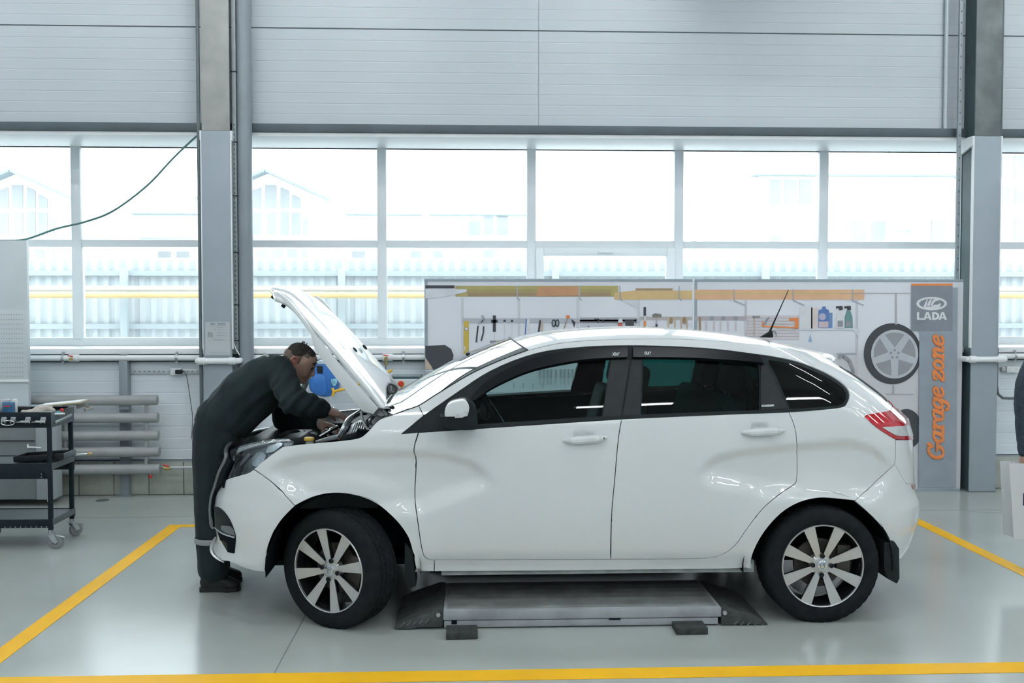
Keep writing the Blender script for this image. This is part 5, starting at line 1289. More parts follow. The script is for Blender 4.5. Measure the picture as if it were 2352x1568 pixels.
# hose reel
YHR = 8.55
hr = empty('hose_reel', P(740, 910, YHR), 'blue wall mounted hose reel with yellow hose, behind the raised bonnet', 'hose reel')
M_blue = mat('blue_plastic', (.035, .17, .52), .35, noise_=(12, .12), bump=(80, .1)); M_hose = mat('yellow_hose', (.78, .46, .03), .45, noise_=(9, .1))
plate('reel_case', [(709, 862, 1), (716, 850), (725, 832), (735, 828), (752, 830), (768, 850), (775, 870), (776, 890), (766, 906), (748, 912), (728, 909), (712, 898), (708, 880)], YHR, .16, M_blue, hr, .025)
plate('reel_face', [(716, 862), (744, 861), (750, 880), (748, 905), (728, 906), (714, 892)], YHR-.012, .02, M_blue, hr, .008)
plate('reel_top', [(727, 836, 1), (732, 828), (748, 829), (752, 836, 1)], YHR-.006, .1, mat('pale_blue_cap', (.55, .66, .75), .4, noise_=(9, .05)), hr, .005)
plate('reel_window', [(727, 840, 1), (741, 841, 1), (741, 857, 1), (729, 857, 1)], YHR-.008, .02, M_black, hr, .003)
plate('reel_badge', [(760, 871, 1), (773, 869, 1), (774, 878), (768, 887), (761, 880)], YHR-.012, .012, mat('pale_blue_badge', (.25, .55, .70), .4, noise_=(40, .3)), hr, .002)
MB().obox(P(745, 858, YW-.12), (.12, .22, .09)).build('wall_bracket', M_darksteel, hr, .005)
MB().tube(crom([P(763, 891, YHR-.03), P(766, 899, YHR-.03), P(764, 909, YHR-.03)], 4), .012, 10).build('hose_guide', M_hose, hr, smooth=True)
MB().tube(crom([P(764, 900, YHR-.03), P(778, 896, YHR-.02), P(800, 890, YHR), P(850, 872, YHR), P(900, 850, YHR+.1)], 5), .012, 10).build('hose', M_hose, hr, smooth=True)
MB().tube([P(722, 852, YHR+.02), P(714, 860, YHR+.0), P(708, 868, YHR)], .014, 8).build('hose', M_hose, hr, smooth=True)
tl_ = MB().tube([P(707, 872, YHR+.2), P(700, 884, YHR+.2), P(695, 896, YHR+.2)], [.022, .026, .024], 12).build('air_gun', mat('olive_grip', (.10, .13, .12), .6, noise_=(9, .1)), smooth=True)
MB().cyl(P(695, 896, YHR+.2), P(692, 902, YHR+.2), .012, 10).build('brass_tip', MATS['brass'], tl_); tag(tl_, 'dark grip air gun hanging on the wall beside the hose reel', 'air gun')
MB().tube([P(707, 872, YHR+.2), P(712, 850, YHR+.25), P(722, 830, YW-.06)], .006, 6).build('gun_hose', M_satin, tl_)
# lift control console behind the car
YK = 8.3
kc = empty('control_console', (P(935, 1000, YK).x, YK+.12, 0), 'grey lift control console with red and yellow buttons behind the windscreen', 'console')
x0k, x1k = PX(898, YK, 880), PX(962, YK, 880)
MB().box(x0k, x1k, YK, YK+.25, .02, PZ(870, YK)).build('cabinet', M_cab, kc, .01)
MB().box(x0k-.01, x1k+.02, YK+.02, YK+.26, PZ(870, YK), PZ(864, YK)).build('top_frame', M_darksteel, kc, .004)
MB().box(x1k, x1k+.02, YK+.02, YK+.05, PZ(900, YK), PZ(864, YK)).build('side_rail', M_galv, kc, .004)
for x_, y_, m_, r_ in ((921, 880, 'red_plastic', .022), (945, 886, 'red_plastic', .012)):
    c = P(x_, y_, YK); b_ = MB().cyl(c+Vector((0, -.035, 0)), c, r_, 18).build('push_button', MATS[m_], kc, .004)
    MB().cyl(c+Vector((0, -.012, -.006)), c+Vector((0, 0, -.006)), r_*1.3, 18).build('button_collar', MATS['yellow_cap'], b_)
# ================================================================== PRINTED BANNER
YBN = 8.79
M_bn = cloth_translucent('banner_fabric', (.84, .845, .885), .30); M_bnedge = mat('banner_edge', (.33, .40, .45), .6, noise_=(4, .04))
def cm(nm, c, r=.7): return mat('print_'+nm, c, r, noise_=(7, .06))
C_wood = cm('olive_timber', (.44, .38, .16)); C_wood2 = cm('brown_timber', (.36, .26, .17)); C_pine = cm('pale_pine', (.68, .49, .24)); C_pine2 = cm('pink_pine', (.76, .47, .29))
C_shelf = cm('pale_shelf', (.70, .72, .77)); C_rail = cm('grey_rail', (.40, .42, .47)); C_dark = cm('charcoal', (.055, .06, .07)); C_grey = cm('grey', (.30, .31, .34)); C_yel = cm('yellow', (.62, .46, .09))
C_red = cm('red', (.62, .12, .10)); C_or = cm('orange', (.80, .26, .08)); C_blue = cm('blue', (.10, .20, .46)); C_white = cm('white', (.74, .75, .78)); C_tan = cm('tan', (.56, .45, .36)); C_pan = cm('panel_grey', (.235, .255, .295)); C_side = cm('side_grey', (.30, .345, .395)); C_wheel = cm('wheel_silver', (.52, .54, .58)); C_rim = cm('rim_shade', (.31, .32, .35)); C_olive = cm('olive', (.22, .21, .17)); C_teal = cm('teal', (.15, .30, .30))
def banner(x0, x1, label):
    a, b = PX(x0, YBN, 700), PX(x1, YBN, 700); z1 = P(1083, 641, YBN).z
    o = MB().box(a, b, YBN, YBN+.02, .015, z1-.0).build('printed_banner', M_bn); tag(o, label, 'banner', 'printed garage banners')
    MB().box(a, b, YBN-.004, YBN+.024, z1-.018, z1+.004).build('top_rail', M_bnedge, o, .002)
    MB().box(a, a+.028, YBN-.002, YBN+.022, .0, z1).build('edge_hem', M_bnedge, o); MB().box(a+.0, b, YBN-.004, YBN+.03, 0, .02).build('bottom_rail', M_bnedge, o, .002)
    return o
bl = banner(975, 1590, 'printed garage banner showing tools on a rail above the bonnet end'); br = banner(1594, 2212, 'printed garage banner with a wheel picture and grey name strip')
MB().box(PX(1591, YBN, 700), PX(1594, YBN, 700), YBN-.012, YBN+.01, .0, P(1083, 640, YBN).z).build('joint_strip', M_white, bl)
def art(nm, pts, m, lay=1, par=None, per=3, sharp=True):
    par = par or bl
    q = [(p[0], p[1], 1) for p in pts] if sharp else pts
    d = .0012*lay+.0006; return MB().prism([P(x, y, YBN-d) for x, y in curve2(q, per)], (0, .0011, 0)).build(nm, m, par)
def rect(nm, x0, y0, x1, y1, m, lay=1, par=None): return art(nm, [(x0, y0), (x1, y0), (x1, y1), (x0, y1)], m, lay, par)
def stroke(nm, pts, w, m, lay=2, par=None):
    par = par or bl; q = [P(x, y, YBN-.0012*lay-.0006) for x, y in pts]; mb = MB()
    for a, b in zip(q, q[1:]): mb.bar(a, b, .0011, w, (0, 1, 0)) if False else mb.bar(a, b, w, .0011, (0, 1, 0))
    return mb.build(nm, m, par)
def disc(nm, cx, cy, rx, ry, m, lay=2, par=None, a0=0, a1=2*math.pi, n=40):
    return art(nm, [(cx+rx*math.cos(t), cy+ry*math.sin(t)) for t in np.linspace(a0, a1, n, endpoint=(a1-a0 < 6))], m, lay, par, 1)
# left banner picture
rect('printed_timber', 1046, 656, 1420, 681, C_wood); rect('printed_timber', 1072, 664, 1405, 672, cm('timber_line', (.38, .32, .14)), 2); rect('printed_timber', 1074, 672, 1402, 680, C_wood2, 2)
art('printed_timber', [(1236, 658), (1330, 658), (1330, 678), (1232, 680)], cm('warm_timber', (.55, .30, .16)), 3)
art('printed_timber', [(1410, 672), (1457, 667), (1590, 667), (1590, 687), (1412, 688)], C_pine, 3); rect('printed_timber', 1460, 662, 1545, 667, C_wood2, 2)
rect('printed_shelf_box', 977, 655, 1044, 662, C_dark, 2); art('printed_bracket', [(977, 663), (1072, 664), (1072, 670), (1030, 680), (977, 686)], C_shelf, 3)
for x in (1188, 1331, 1424, 1560): stroke('printed_bracket', [(x, 657), (x, 684), (x+5, 690)], .011, C_rail, 4)
art('printed_bracket', [(1424, 688), (1465, 690), (1465, 708)], C_shelf, 3)
for x in (1062, 1192, 1327, 1467): rect('printed_upright', x-3, 684, x+3, 860 if x < 1100 else 790, cm('upright', (.66, .67, .71)), 1)
rect('printed_rail', 1062, 732, 1470, 741, cm('rail_light', (.50, .52, .57)), 2); stroke('printed_rail', [(1062, 731), (1470, 731)], .003, C_rail, 3); stroke('printed_rail', [(1062, 741), (1470, 741)], .003, C_rail, 3)
sl = rect('printed_spirit_level', 1065, 737, 1077, 830, C_yel, 4); disc('printed_level_vial', 1071, 755, 4.5, 4.5, C_grey, 5); disc('printed_level_vial', 1071, 755, 3, 3, C_shelf, 6); rect('printed_level_vial', 1066, 795, 1069, 805, C_white, 5)
for pts in ([(1107, 724), (1112, 735), (1106, 742)], [(1098, 744), (1108, 735)]): stroke('printed_pliers', pts, .022, C_rail, 4)
stroke('printed_pliers', [(1098, 748), (1096, 765), (1094, 786)], .014, C_dark, 5); stroke('printed_pliers', [(1111, 749), (1110, 765), (1105, 783)], .014, C_dark, 5)
rect('printed_hammer', 1132, 724, 1139, 762, C_dark, 5); rect('printed_hammer', 1128, 734, 1143, 741, C_dark, 5); rect('printed_hammer', 1134, 762, 1137, 782, C_white, 4); rect('printed_hammer', 1125, 782, 1140, 788, C_grey, 5); rect('printed_hammer', 1140, 782, 1147, 788, C_yel, 5)
for x in (1159, 1176): stroke('printed_spanner', [(x, 737), (x, 785)], .012, C_white, 4); disc('printed_spanner', x, 737, 3, 3, C_dark, 5); disc('printed_spanner', x, 786, 4, 4, C_white, 4)
art('printed_saw', [(1210, 732), (1216, 732), (1220, 776), (1205, 776)], C_white, 4); stroke('printed_saw', [(1209, 732), (1206, 776)], .011, C_blue, 5)
stroke('printed_knife', [(1241, 735), (1236, 770)], .016, C_dark, 5); stroke('printed_knife', [(1246, 740), (1243, 770)], .018, C_tan, 4)
for x in (1272, 1280): disc('printed_scissors', x, 742, 5, 9, C_dark, 5); disc('printed_scissors', x, 742, 2.6, 5.5, M_bnedge, 6)
stroke('printed_scissors', [(1276, 752), (1274, 768)], .016, C_white, 5)
stroke('printed_axe', [(1305, 726), (1293, 762)], .008, C_wood2, 5); rect('printed_axe', 1300, 724, 1309, 731, C_or, 6); art('printed_axe', [(1312, 732), (1322, 740), (1319, 752), (1316, 744)], C_dark, 5)
rect('printed_louvre', 1332, 728, 1462, 760, cm('louvre', (.60, .61, .66)), 2)
for k in range(5): stroke('printed_louvre', [(1332, 733+k*6), (1460, 733+k*6)], .004, C_shelf, 3)
for pts in ([(1365, 733), (1376, 733), (1373, 741)], [(1350, 750), (1366, 756)], [(1381, 738), (1387, 737)]): stroke('printed_clamp', pts, .012, C_dark, 5)
art('printed_plane', [(1387, 751), (1410, 751), (1418, 757), (1387, 757)], C_dark, 5); disc('printed_gauge', 1425, 737, 5, 6, C_white, 5); art('printed_gauge', [(1419, 741), (1430, 741), (1429, 757), (1421, 757)], C_red, 5)
rect('printed_brush', 1436, 735, 1456, 748, C_dark, 5); rect('printed_brush', 1443, 748, 1449, 757, C_tan, 4)
stroke('printed_screwdriver', [(1481, 705), (1481, 725)], .022, C_dark, 5); stroke('printed_screwdriver', [(1481, 725), (1481, 737)], .014, C_white, 5); stroke('printed_screwdriver', [(1481, 737), (1481, 757)], .020, C_or, 5)
art('printed_mallet', [(1498, 722), (1505, 719), (1519, 721), (1520, 728), (1499, 729)], C_olive, 5); stroke('printed_mallet', [(1508, 728), (1508, 745)], .010, C_rail, 4); stroke('printed_mallet', [(1508, 744), (1508, 757)], .020, C_dark, 5)
rect('printed_rail', 1470, 727, 1590, 735, cm('rail_tan', (.50, .47, .46)), 2)
for x in (1535, 1550, 1565, 1578): stroke('printed_chisel', [(x, 728), (x, 757)], .016, C_tan, 4); 
for x in (1541, 1572): disc('printed_grip', x, 736, 5, 8, C_wood2, 3)
art('printed_bucket', [(977, 794), (1022, 792), (1036, 801), (1042, 816), (1038, 838), (1028, 850), (995, 849), (984, 830), (977, 820)], C_dark, 4); art('printed_bucket', [(977, 822), (992, 842), (990, 848), (977, 848)], C_tan, 5)
rect('printed_shelf', 977, 849, 1040, 852, C_shelf, 3); rect('printed_shelf_shade', 977, 852, 1030, 870, cm('shade_grey', (.44, .46, .52)), 2)
# lower part of the picture, seen through the car windows
rect('printed_bench', 1062, 900, 1588, 930, cm('bench_line', (.50, .52, .56)), 2)
for k in range(7): stroke('printed_louvre', [(1200, 840+k*8), (1400, 840+k*8)], .005, C_shelf, 2)
for x in (1240, 1249, 1258, 1266, 1277, 1288, 1297, 1306, 1315): stroke('printed_driver', [(x, 848), (x, 868)], .018, C_rim, 5); stroke('printed_driver', [(x, 868), (x, 884)], .008, C_rail, 4)
for k in range(4): stroke('printed_hook', [(1180+k*22, 880), (1180+k*22, 892)], .010, C_rail, 4)
# right banner picture
rect('printed_timber', 1596, 665, 1985, 688, C_pine2, 2, br); rect('printed_timber', 1596, 671, 1975, 676, C_pine, 3, br)
for x in (1686, 1822, 1958): stroke('printed_bracket', [(x, 664), (x, 690), (x+26, 701)], .010, C_rail, 4, br)
stroke('printed_bracket', [(1928, 673), (2090, 673)], .008, cm('mauve', (.45, .38, .38)), 3, br); stroke('printed_post', [(2058, 674), (2058, 745)], .018, cm('mauve2', (.50, .45, .47)), 3, br)
for x in (1713, 1968): rect('printed_upright', x-3, 690, x+3, 860, cm('upright2', (.62, .60, .64)), 1, br)
rect('printed_rail', 1596, 726, 1715, 736, cm('rail_mauve', (.48, .44, .47)), 2, br)
for x in (1635, 1661, 1690): disc('printed_hook', x, 731, 5, 5, C_grey, 3, br)
rect('printed_handle', 1605, 728, 1610, 760, C_wood2, 4, br)
for x in (1622, 1640, 1655, 1672, 1690): stroke('printed_chisel', [(x, 738), (x, 760)], .018, cm('pale_tool', (.62, .57, .60)), 3, br)
rect('printed_louvre', 1716, 724, 1836, 780, cm('louvre2', (.66, .62, .64)), 2, br)
for k in range(7): stroke('printed_louvre', [(1716, 730+k*7), (1836, 730+k*7)], .004, C_rail, 3, br)
stroke('printed_square', [(1728, 727), (1746, 727)], .016, C_grey, 5, br); stroke('printed_square', [(1733, 727), (1733, 770)], .010, C_tan, 5, br)
stroke('printed_drill', [(1755, 746), (1762, 733), (1767, 729)], .018, C_rim, 5, br)
stroke('printed_hacksaw', [(1752, 739), (1752, 749), (1822, 752), (1830, 753)], .012, C_or, 5, br); art('printed_hacksaw', [(1812, 731), (1834, 729), (1834, 755), (1826, 755), (1826, 737), (1812, 736)], C_or, 5, br)
stroke('printed_caliper', [(1762, 768), (1770, 759), (1780, 760), (1784, 770)], .010, C_grey, 5, br)
rect('printed_paper_roll', 1836, 704, 1866, 754, C_white, 4, br); rect('printed_paper_roll', 1863, 706, 1880, 754, cm('pink_roll', (.74, .64, .62)), 4, br)
art('printed_bottle', [(1880, 712), (1888, 710), (1889, 704), (1896, 703), (1897, 709), (1904, 712), (1905, 753), (1879, 753)], C_blue, 5, br); rect('printed_bottle', 1881, 738, 1903, 752, cm('bottle_label', (.62, .50, .56)), 6, br); disc('printed_bottle', 1889, 727, 8, 8, cm('bottle_sun', (.50, .48, .62)), 6, br); rect('printed_bottle', 1905, 718, 1912, 753, cm('blue_b', (.16, .28, .52)), 4, br)
for x, c in ((1930, C_white), (1949, C_teal)):
    art('printed_sprayer', [(x-4, 713), (x+4, 713), (x+9, 728), (x+10, 753), (x-9, 753), (x-9, 728)], c, 5, br); art('printed_sprayer', [(x-10, 703), (x+5, 702), (x+6, 711), (x-2, 713), (x-4, 707), (x-9, 709)], C_dark, 6, br); rect('printed_sprayer', x-6, 736, x+6, 750, C_grey, 6, br)
rect('printed_shelf', 1830, 754, 1975, 758, C_shelf, 5, br); art('printed_shelf', [(1960, 758), (1975, 758), (1972, 776)], C_shelf, 4, br)
art('printed_bottle', [(1857, 785), (1861, 766), (1866, 785)], cm('pale_blue_b', (.35, .48, .68)), 4, br)
stroke('printed_bike_rack', [(1920, 812), (1968, 812)], .012, C_rail, 3, br); stroke('printed_bike_tyre', [(1925, 820), (1938, 818), (1951, 828), (1958, 846), (1960, 858)], .032, C_rim, 4, br)
# printed wheel
disc('printed_wheel', 2050, 812, 66, 70, C_dark, 3, br, n=56); disc('printed_wheel', 2055, 813, 54, 56, C_wheel, 4, br, n=56); disc('printed_wheel', 2055, 813, 48, 50, C_rim, 5, br, n=56)
for k in range(5):
    t = math.radians(90+72*k); c_, s_ = math.cos(t), math.sin(t)
    art('printed_wheel_spoke', [(2055+10*c_-9*s_, 813+10*s_+9*c_), (2055+50*c_-7*s_, 813+52*s_+7*c_), (2055+50*c_+7*s_, 813+52*s_-7*c_), (2055+10*c_+9*s_, 813+10*s_-9*c_)], C_wheel, 6, br)
disc('printed_wheel_hub', 2055, 813, 14, 14, C_wheel, 7, br)
for k in range(5):
    t = math.radians(54+72*k); disc('printed_wheel_bolt', 2055+9*math.cos(t), 813+9*math.sin(t), 3, 3, C_grey, 8, br)
stroke('printed_stand', [(2052, 884), (2052, 905)], .012, C_rail, 3, br); stroke('printed_stand', [(2035, 905), (2098, 905)], .006, C_rail, 3, br)
disc('printed_wheel', 2082, 985, 36, 46, C_dark, 3, br)
# grey name strip on the right banner
art('name_strip', [(2112, 660), (2200, 660), (2196, 1119), (2110, 1119)], C_side, 9, br)
rect('name_panel', 2093, 652, 2188, 760, C_pan, 10, br); rect('orange_stripe', 2093, 651, 2188, 656, C_or, 11, br)
# emblem: ring with a sailing boat, and the name
yl_ = YBN-.0012*11-.001
def oval(cx, cy, rx, ry, n=48): return [P(cx+rx*math.cos(t), cy+ry*math.sin(t), yl_) for t in np.linspace(0, 2*math.pi, n, endpoint=False)]
o1, o2 = oval(2140, 697, 35, 15.5), oval(2140, 697, 29, 11.0)
MB().add(o1+o2, [(i, (i+1) % 48, 48+(i+1) % 48, 48+i) for i in range(48)]).build('emblem_ring', C_white, br)
art('emblem_boat', [(2121, 705, 1), (2128, 689, 1), (2131, 687), (2129, 697), (2127, 704, 1)], C_white, 12, br, sharp=False)
art('emblem_boat', [(2122, 704), (2139, 704), (2146, 700), (2155, 699), (2159, 695), (2161, 700), (2158, 706), (2150, 709), (2126, 708)], C_white, 12, br)
art('emblem_boat', [(2129, 702, 1), (2134, 690), (2141, 686, 1), (2138, 694), (2135, 703, 1)], C_white, 12, br, sharp=False)
art('emblem_boat', [(2137, 702, 1), (2142, 690), (2151, 686), (2158, 690, 1), (2150, 691), (2144, 697), (2143, 702, 1)], C_white, 12, br, sharp=False)
M_lett = C_white
def L(pts, nm='name_letter'): art(nm, pts, M_lett, 12, br)
y0_, y1_ = 716.5, 734.5
L([(2106, y0_), (2111, y0_), (2111, y1_-4), (2121, y1_-4), (2121, y1_), (2106, y1_)])
def A(x): L([(x, y1_), (x+7, y0_), (x+12.5, y0_), (x+19.5, y1_), (x+14.5, y1_), (x+13.2, y1_-3.5), (x+6.2, y1_-3.5), (x+7.6, y1_-7), (x+12, y1_-7), (x+9.8, y0_+4.5), (x+5, y1_)])
A(2120.5)
L([(2141, y0_), (2149, y0_), (2155.5, y0_+3), (2157.5, y0_+9), (2155.5, y1_-3), (2149, y1_), (2141, y1_), (2141, y1_-4), (2148, y1_-4), (2151.5, y1_-6), (2152.5, y0_+9), (2151.5, y0_+6), (2148, y0_+4), (2146, y0_+4), (2146, y1_-4), (2141, y1_-4)])
A(2155.5)
# 'Garage zone' runs upwards in an orange slab script; each letter drawn as strokes on a 0..1 body
GLY = {'G': (1.0, [[(.86, .98), (.80, .80), (.74, .70)], [(.76, .72), (.62, .93), (.42, .96), (.18, .78), (.10, .45), (.22, .12), (.48, .02), (.74, .14), (.80, .40)], [(.52, .42), (.98, .42)]]),
       'a': (.72, [[(.62, .56), (.40, .64), (.16, .50), (.10, .24), (.26, .03), (.46, .10), (.60, .34)], [(.64, .64), (.56, .20), (.62, .03), (.78, .08)]]),
       'r': (.60, [[(.10, .56), (.26, .62), (.20, .03)], [(.04, .02), (.38, .02)], [(.24, .36), (.40, .60), (.60, .60), (.62, .46)]]),
       'g': (.72, [[(.60, .56), (.38, .64), (.16, .50), (.12, .26), (.26, .08), (.46, .14), (.58, .34)], [(.64, .64), (.56, .0), (.44, -.26), (.20, -.30), (.06, -.16)]]),
       'e': (.66, [[(.14, .30), (.40, .34), (.60, .46), (.50, .62), (.30, .60), (.12, .40), (.14, .12), (.34, .02), (.62, .14)]]),
       ' ': (.36, []),
       'z': (.64, [[(.10, .46), (.14, .60), (.56, .60), (.08, .04), (.58, .04), (.60, .18)]]),
       'o': (.68, [[(.38, .62), (.14, .48), (.12, .18), (.32, .02), (.54, .16), (.56, .46), (.38, .62), (.30, .61)]]),
       'n': (.80, [[(.08, .56), (.24, .62), (.18, .03)], [(.02, .02), (.34, .02)], [(.22, .36), (.42, .62), (.60, .56), (.56, .10), (.64, .02), (.80, .06)]])}
s_tot = sum(GLY[c][0] for c in 'Garage zone'); adv = 0.
xb_, yb2, yt2 = 2167.0, 1057.0, 772.0; sc_ = (yb2-yt2)/s_tot
for ch in 'Garage zone':
    w_, st_ = GLY[ch]
    if st_:
        mb = MB()
        for s1 in st_:
            pts = crom(s1, 5) if len(s1) > 2 else [np.array(p) for p in s1]
            # slant a little and turn upright text a quarter turn left
            q = [P(xb_-(p[1]*36)-0*p[0], yb2-(adv+p[0]+.16*p[1])*sc_, yl_-.001) for p in pts]
            n_ = len(q)
            for k_, (a_, b_) in enumerate(zip(q, q[1:])):
                lift_ = Vector((0, -.00006*len(mb.f)/6-.00001, 0)); a_ = a_+lift_; b_ = b_+lift_
                d = (b_-a_); d.normalize(); hw = .0105+.0075*abs(d.x); mb.bar(a_, b_, hw*2, .0012, (0, 1, 0))
            for k_, a_ in enumerate(q): mb.cyl(a_+Vector((0, -.0045-.00006*k_, 0)), a_+Vector((0, .0006, 0)), .0105, 10)
        mb.build('strip_letter', C_or, br)
    adv += w_
# ================================================================== PEOPLE
M_skin = mat('skin', (.56, .35, .27), .55, noise_=(18, .08), bump=(140, .06, .002)); M_hair = mat('short_dark_hair', (.055, .047, .042), .85, noise_=(120, .5), bump=(220, .7, .004))
M_jacket = mat('dark_green_grey_work_jacket', (.017, .028, .031), .85, noise_=(9, .15), bump=(160, .15, .002), spec=.25, sheen=.05); M_trous = mat('dark_work_trousers', (.018, .028, .032), .88, noise_=(9, .15), bump=(160, .15, .002), spec=.2, sheen=.05)
M_shoe = mat('black_work_shoe', (.012, .014, .016), .6, noise_=(20, .2)); M_sole = mat('black_shoe_sole', (.02, .02, .02), .8, noise_=(20, .2)); M_reflect = mat('grey_reflective_tape', (.30, .32, .32), .5, noise_=(30, .1)); M_eye = mat('dark_eye', (.02, .015, .012), .2, noise_=(30, .1))
def chain(pts, rs): return [[(Vector(a), ra), (Vector(b), rb)] for a, b, ra, rb in zip(pts, pts[1:], rs, rs[1:])]
def hand_groups(w, d, n, l, side, curl=(.5, .7, .5), spread=.021, scale=1.0):
    """w wrist, d toward the knuckles, n palm normal, l sideways; side=+1 puts the thumb toward +l"""
    w, d, n, l = Vector(w), Vector(d).normalized(), Vector(n).normalized(), Vector(l).normalized(); s = scale; G = []
    K = [w+d*(.088+(.004 if i in (1, 2) else -.004))*s+l*((1.5-i)*spread*side)*s for i in range(4)]
    G.append([(w+l*.014*s, .021*s), (w-l*.014*s, .021*s), (K[0], .0125*s), (K[3], .0115*s)])
    G.append([(w+l*.012*s, .02*s), (w-l*.012*s, .02*s), (K[1]+n*.006*s, .014*s), (K[2]+n*.006*s, .014*s)])
    for i in range(4):
        ln = (.040, .046, .043, .033)[i]*s; p = K[i]; a = 0
        for j, (f, r0, r1) in enumerate(((1, .0098, .009), (.62, .009, .0083), (.5, .0083, .007))):
            a += curl[j]; q = p+(d*math.cos(a)+n*math.sin(a))*ln*f; G.append([(p, r0*s), (q, r1*s)]); p = q
    t0 = w+d*.022*s+l*side*.022*s+n*.008*s; t1 = t0+(d*.55+l*side*.55+n*.5).normalized()*.040*s; t2 = t1+(d*.85+l*side*.05+n*.55).normalized()*.032*s; t3 = t2+(d*.8-l*side*.25+n*.5).normalized()*.024*s
    G += [[(t0, .017*s), (t1, .0125*s)], [(t1, .0122*s), (t2, .0105*s)], [(t2, .0105*s), (t3, .0085*s)]]
    return G
def head_groups(C, f, u, l, s=1.0):
    """skull centre C, face direction f, up u, sideways l"""
    C, f, u, l = Vector(C), Vector(f).normalized(), Vector(u).normalized(), Vector(l).normalized()
    q = lambda a, b, c=0: C+(f*a+u*b+l*c)*s
    lat = .84; e = (lambda r: (r*s, r*s*lat, r*s)) if abs(l.y) > .7 else (lambda r: (r*s*lat, r*s, r*s))
    G = [[(q(-.025, .0, .0), e(.084)), (q(.022, .008, 0), e(.078)), (q(-.01, .015, .0), e(.084))]]
    G.append([(q(.04, .005, .022), .050*s), (q(.04, .005, -.022), .050*s), (q(.055, -.055, .022), .036*s), (q(.055, -.055, -.022), .036*s), (q(-.02, -.05, .03), .04*s), (q(-.02, -.05, -.03), .04*s)])
    G.append([(q(.03, -.07, .030), .028*s), (q(.03, -.07, -.030), .028*s), (q(.066, -.105, .010), .020*s), (q(.066, -.105, -.010), .020*s), (q(.0, -.075, .035), .026*s), (q(.0, -.075, -.035), .026*s)])
    G.append([(q(.076, .012, .028), .014*s), (q(.083, .010, 0), .013*s), (q(.076, .012, -.028), .014*s)])           # brow
    G.append([(q(.088, -.008), .010*s), (q(.108, -.044), .011*s)]); G.append([(q(.108, -.046), .0115*s), (q(.088, -.054, .012), .009*s), (q(.088, -.054, -.012), .009*s)])   # nose
    G.append([(q(.083, -.074, .014), .010*s), (q(.088, -.074), .011*s), (q(.083, -.074, -.014), .010*s)]); G.append([(q(.080, -.085, .012), .010*s), (q(.085, -.086), .011*s), (q(.080, -.085, -.012), .010*s)])  # lips
    G.append([(q(.078, -.108, .006), .015*s), (q(.078, -.108, -.006), .015*s)])                                         # chin
    for sd in (-1, 1):                                                                                                     # ears
        G.append([(q(-.008, -.002, .070*sd), .010*s), (q(-.006, -.042, .066*sd), .009*s)])
        rim_ = [q(-.002, -.006, .076*sd), q(-.010, .012, .088*sd), q(-.028, .010, .098*sd), q(-.036, -.010, .101*sd), q(-.026, -.032, .095*sd), q(-.010, -.044, .080*sd)]
        G += [[(a_, .0085*s), (b_, .0085*s)] for a_, b_ in zip(rim_, rim_[1:])]
        G.append([(q(-.016, -.004, .074*sd), .012*s), (q(-.016, -.022, .074*sd), .012*s)])
    return G, q
def fold(scale, amp, stretch=(1, 1, 1), seed=0.):
    return lambda c: amp*(noise.noise(Vector((c.x*stretch[0]*scale+seed, c.y*stretch[1]*scale, c.z*stretch[2]*scale)))+.5*noise.noise(Vector((c.x*scale*2.3, c.y*scale*2.1+seed, c.z*scale*2.5))))
# ---- mechanic bending over the engine bay
MY = 5.95; Q = lambda x, y, Y=MY: P(x, y, Y)
man = empty('person', (Q(500, 1349).x, MY, 0), 'person in dark work jacket and trousers bending over the open engine bay', 'person')
hC = Q(690, 826); pit = math.radians(28); hf = Vector((math.cos(pit), 0, -math.sin(pit))); hu = Vector((math.sin(pit), 0, math.cos(pit))); hl = Vector((0, 1, 0))
HG, hq = head_groups(hC, hf, hu, hl, 1.0)
nearW, farW = Q(742, 940, 5.72), Q(735, 972, 6.04)
body = list(HG)
body += chain([hC-hu*.075-hf*.025, Q(664, 848), Q(640, 856)], [.056, .058, .07])
body += [[(Q(560, 905, 5.86), .085), (Q(560, 905, 6.04), .085), (Q(630, 862, 5.84), .075), (Q(630, 862, 6.06), .075)], [(Q(560, 905, 5.87), .09), (Q(560, 905, 6.03), .09), (Q(510, 965, 5.87), .085), (Q(510, 965, 6.03), .085)]]
nS, nE_ = Q(640, 852, 5.76), Q(672, 920, 5.60); fS, fE = Q(640, 855, 6.14), Q(650, 965, 6.26)
body += chain([nS, nE_, nearW], [.045, .038, .027]); body += chain([fS, fE, farW], [.045, .038, .027])
for Yq in (5.86, 6.06): body += chain([Q(500, 975, Yq), Q(487, 1150, Yq), Q(485, 1300, Yq), Q(486, 1328, Yq)], [.07, .05, .035, .035])
body += hand_groups(nearW, (Q(790, 952, 5.80)-nearW), (-.15, .25, -1), (.25, -.93, -.2), -1, (.30, .60, .55), .022, 1.12)
body += hand_groups(farW, (Q(780, 982, 5.98)-farW), (-.2, -.3, -1), (.2, .95, -.2), -1, (.35, .65, .6), .022, 1.08)
bd = blob('body', body, .0055, M_skin, man, 2)
M_ruddy = mat('ruddy_skin', (.62, .25, .19), .5, noise_=(18, .08)); M_shaved = mat('shaved_hair_skin', (.23, .165, .135), .7, noise_=(160, .25), bump=(300, .3, .002))
bd.data.materials.append(M_ruddy); bd.data.materials.append(M_shaved)
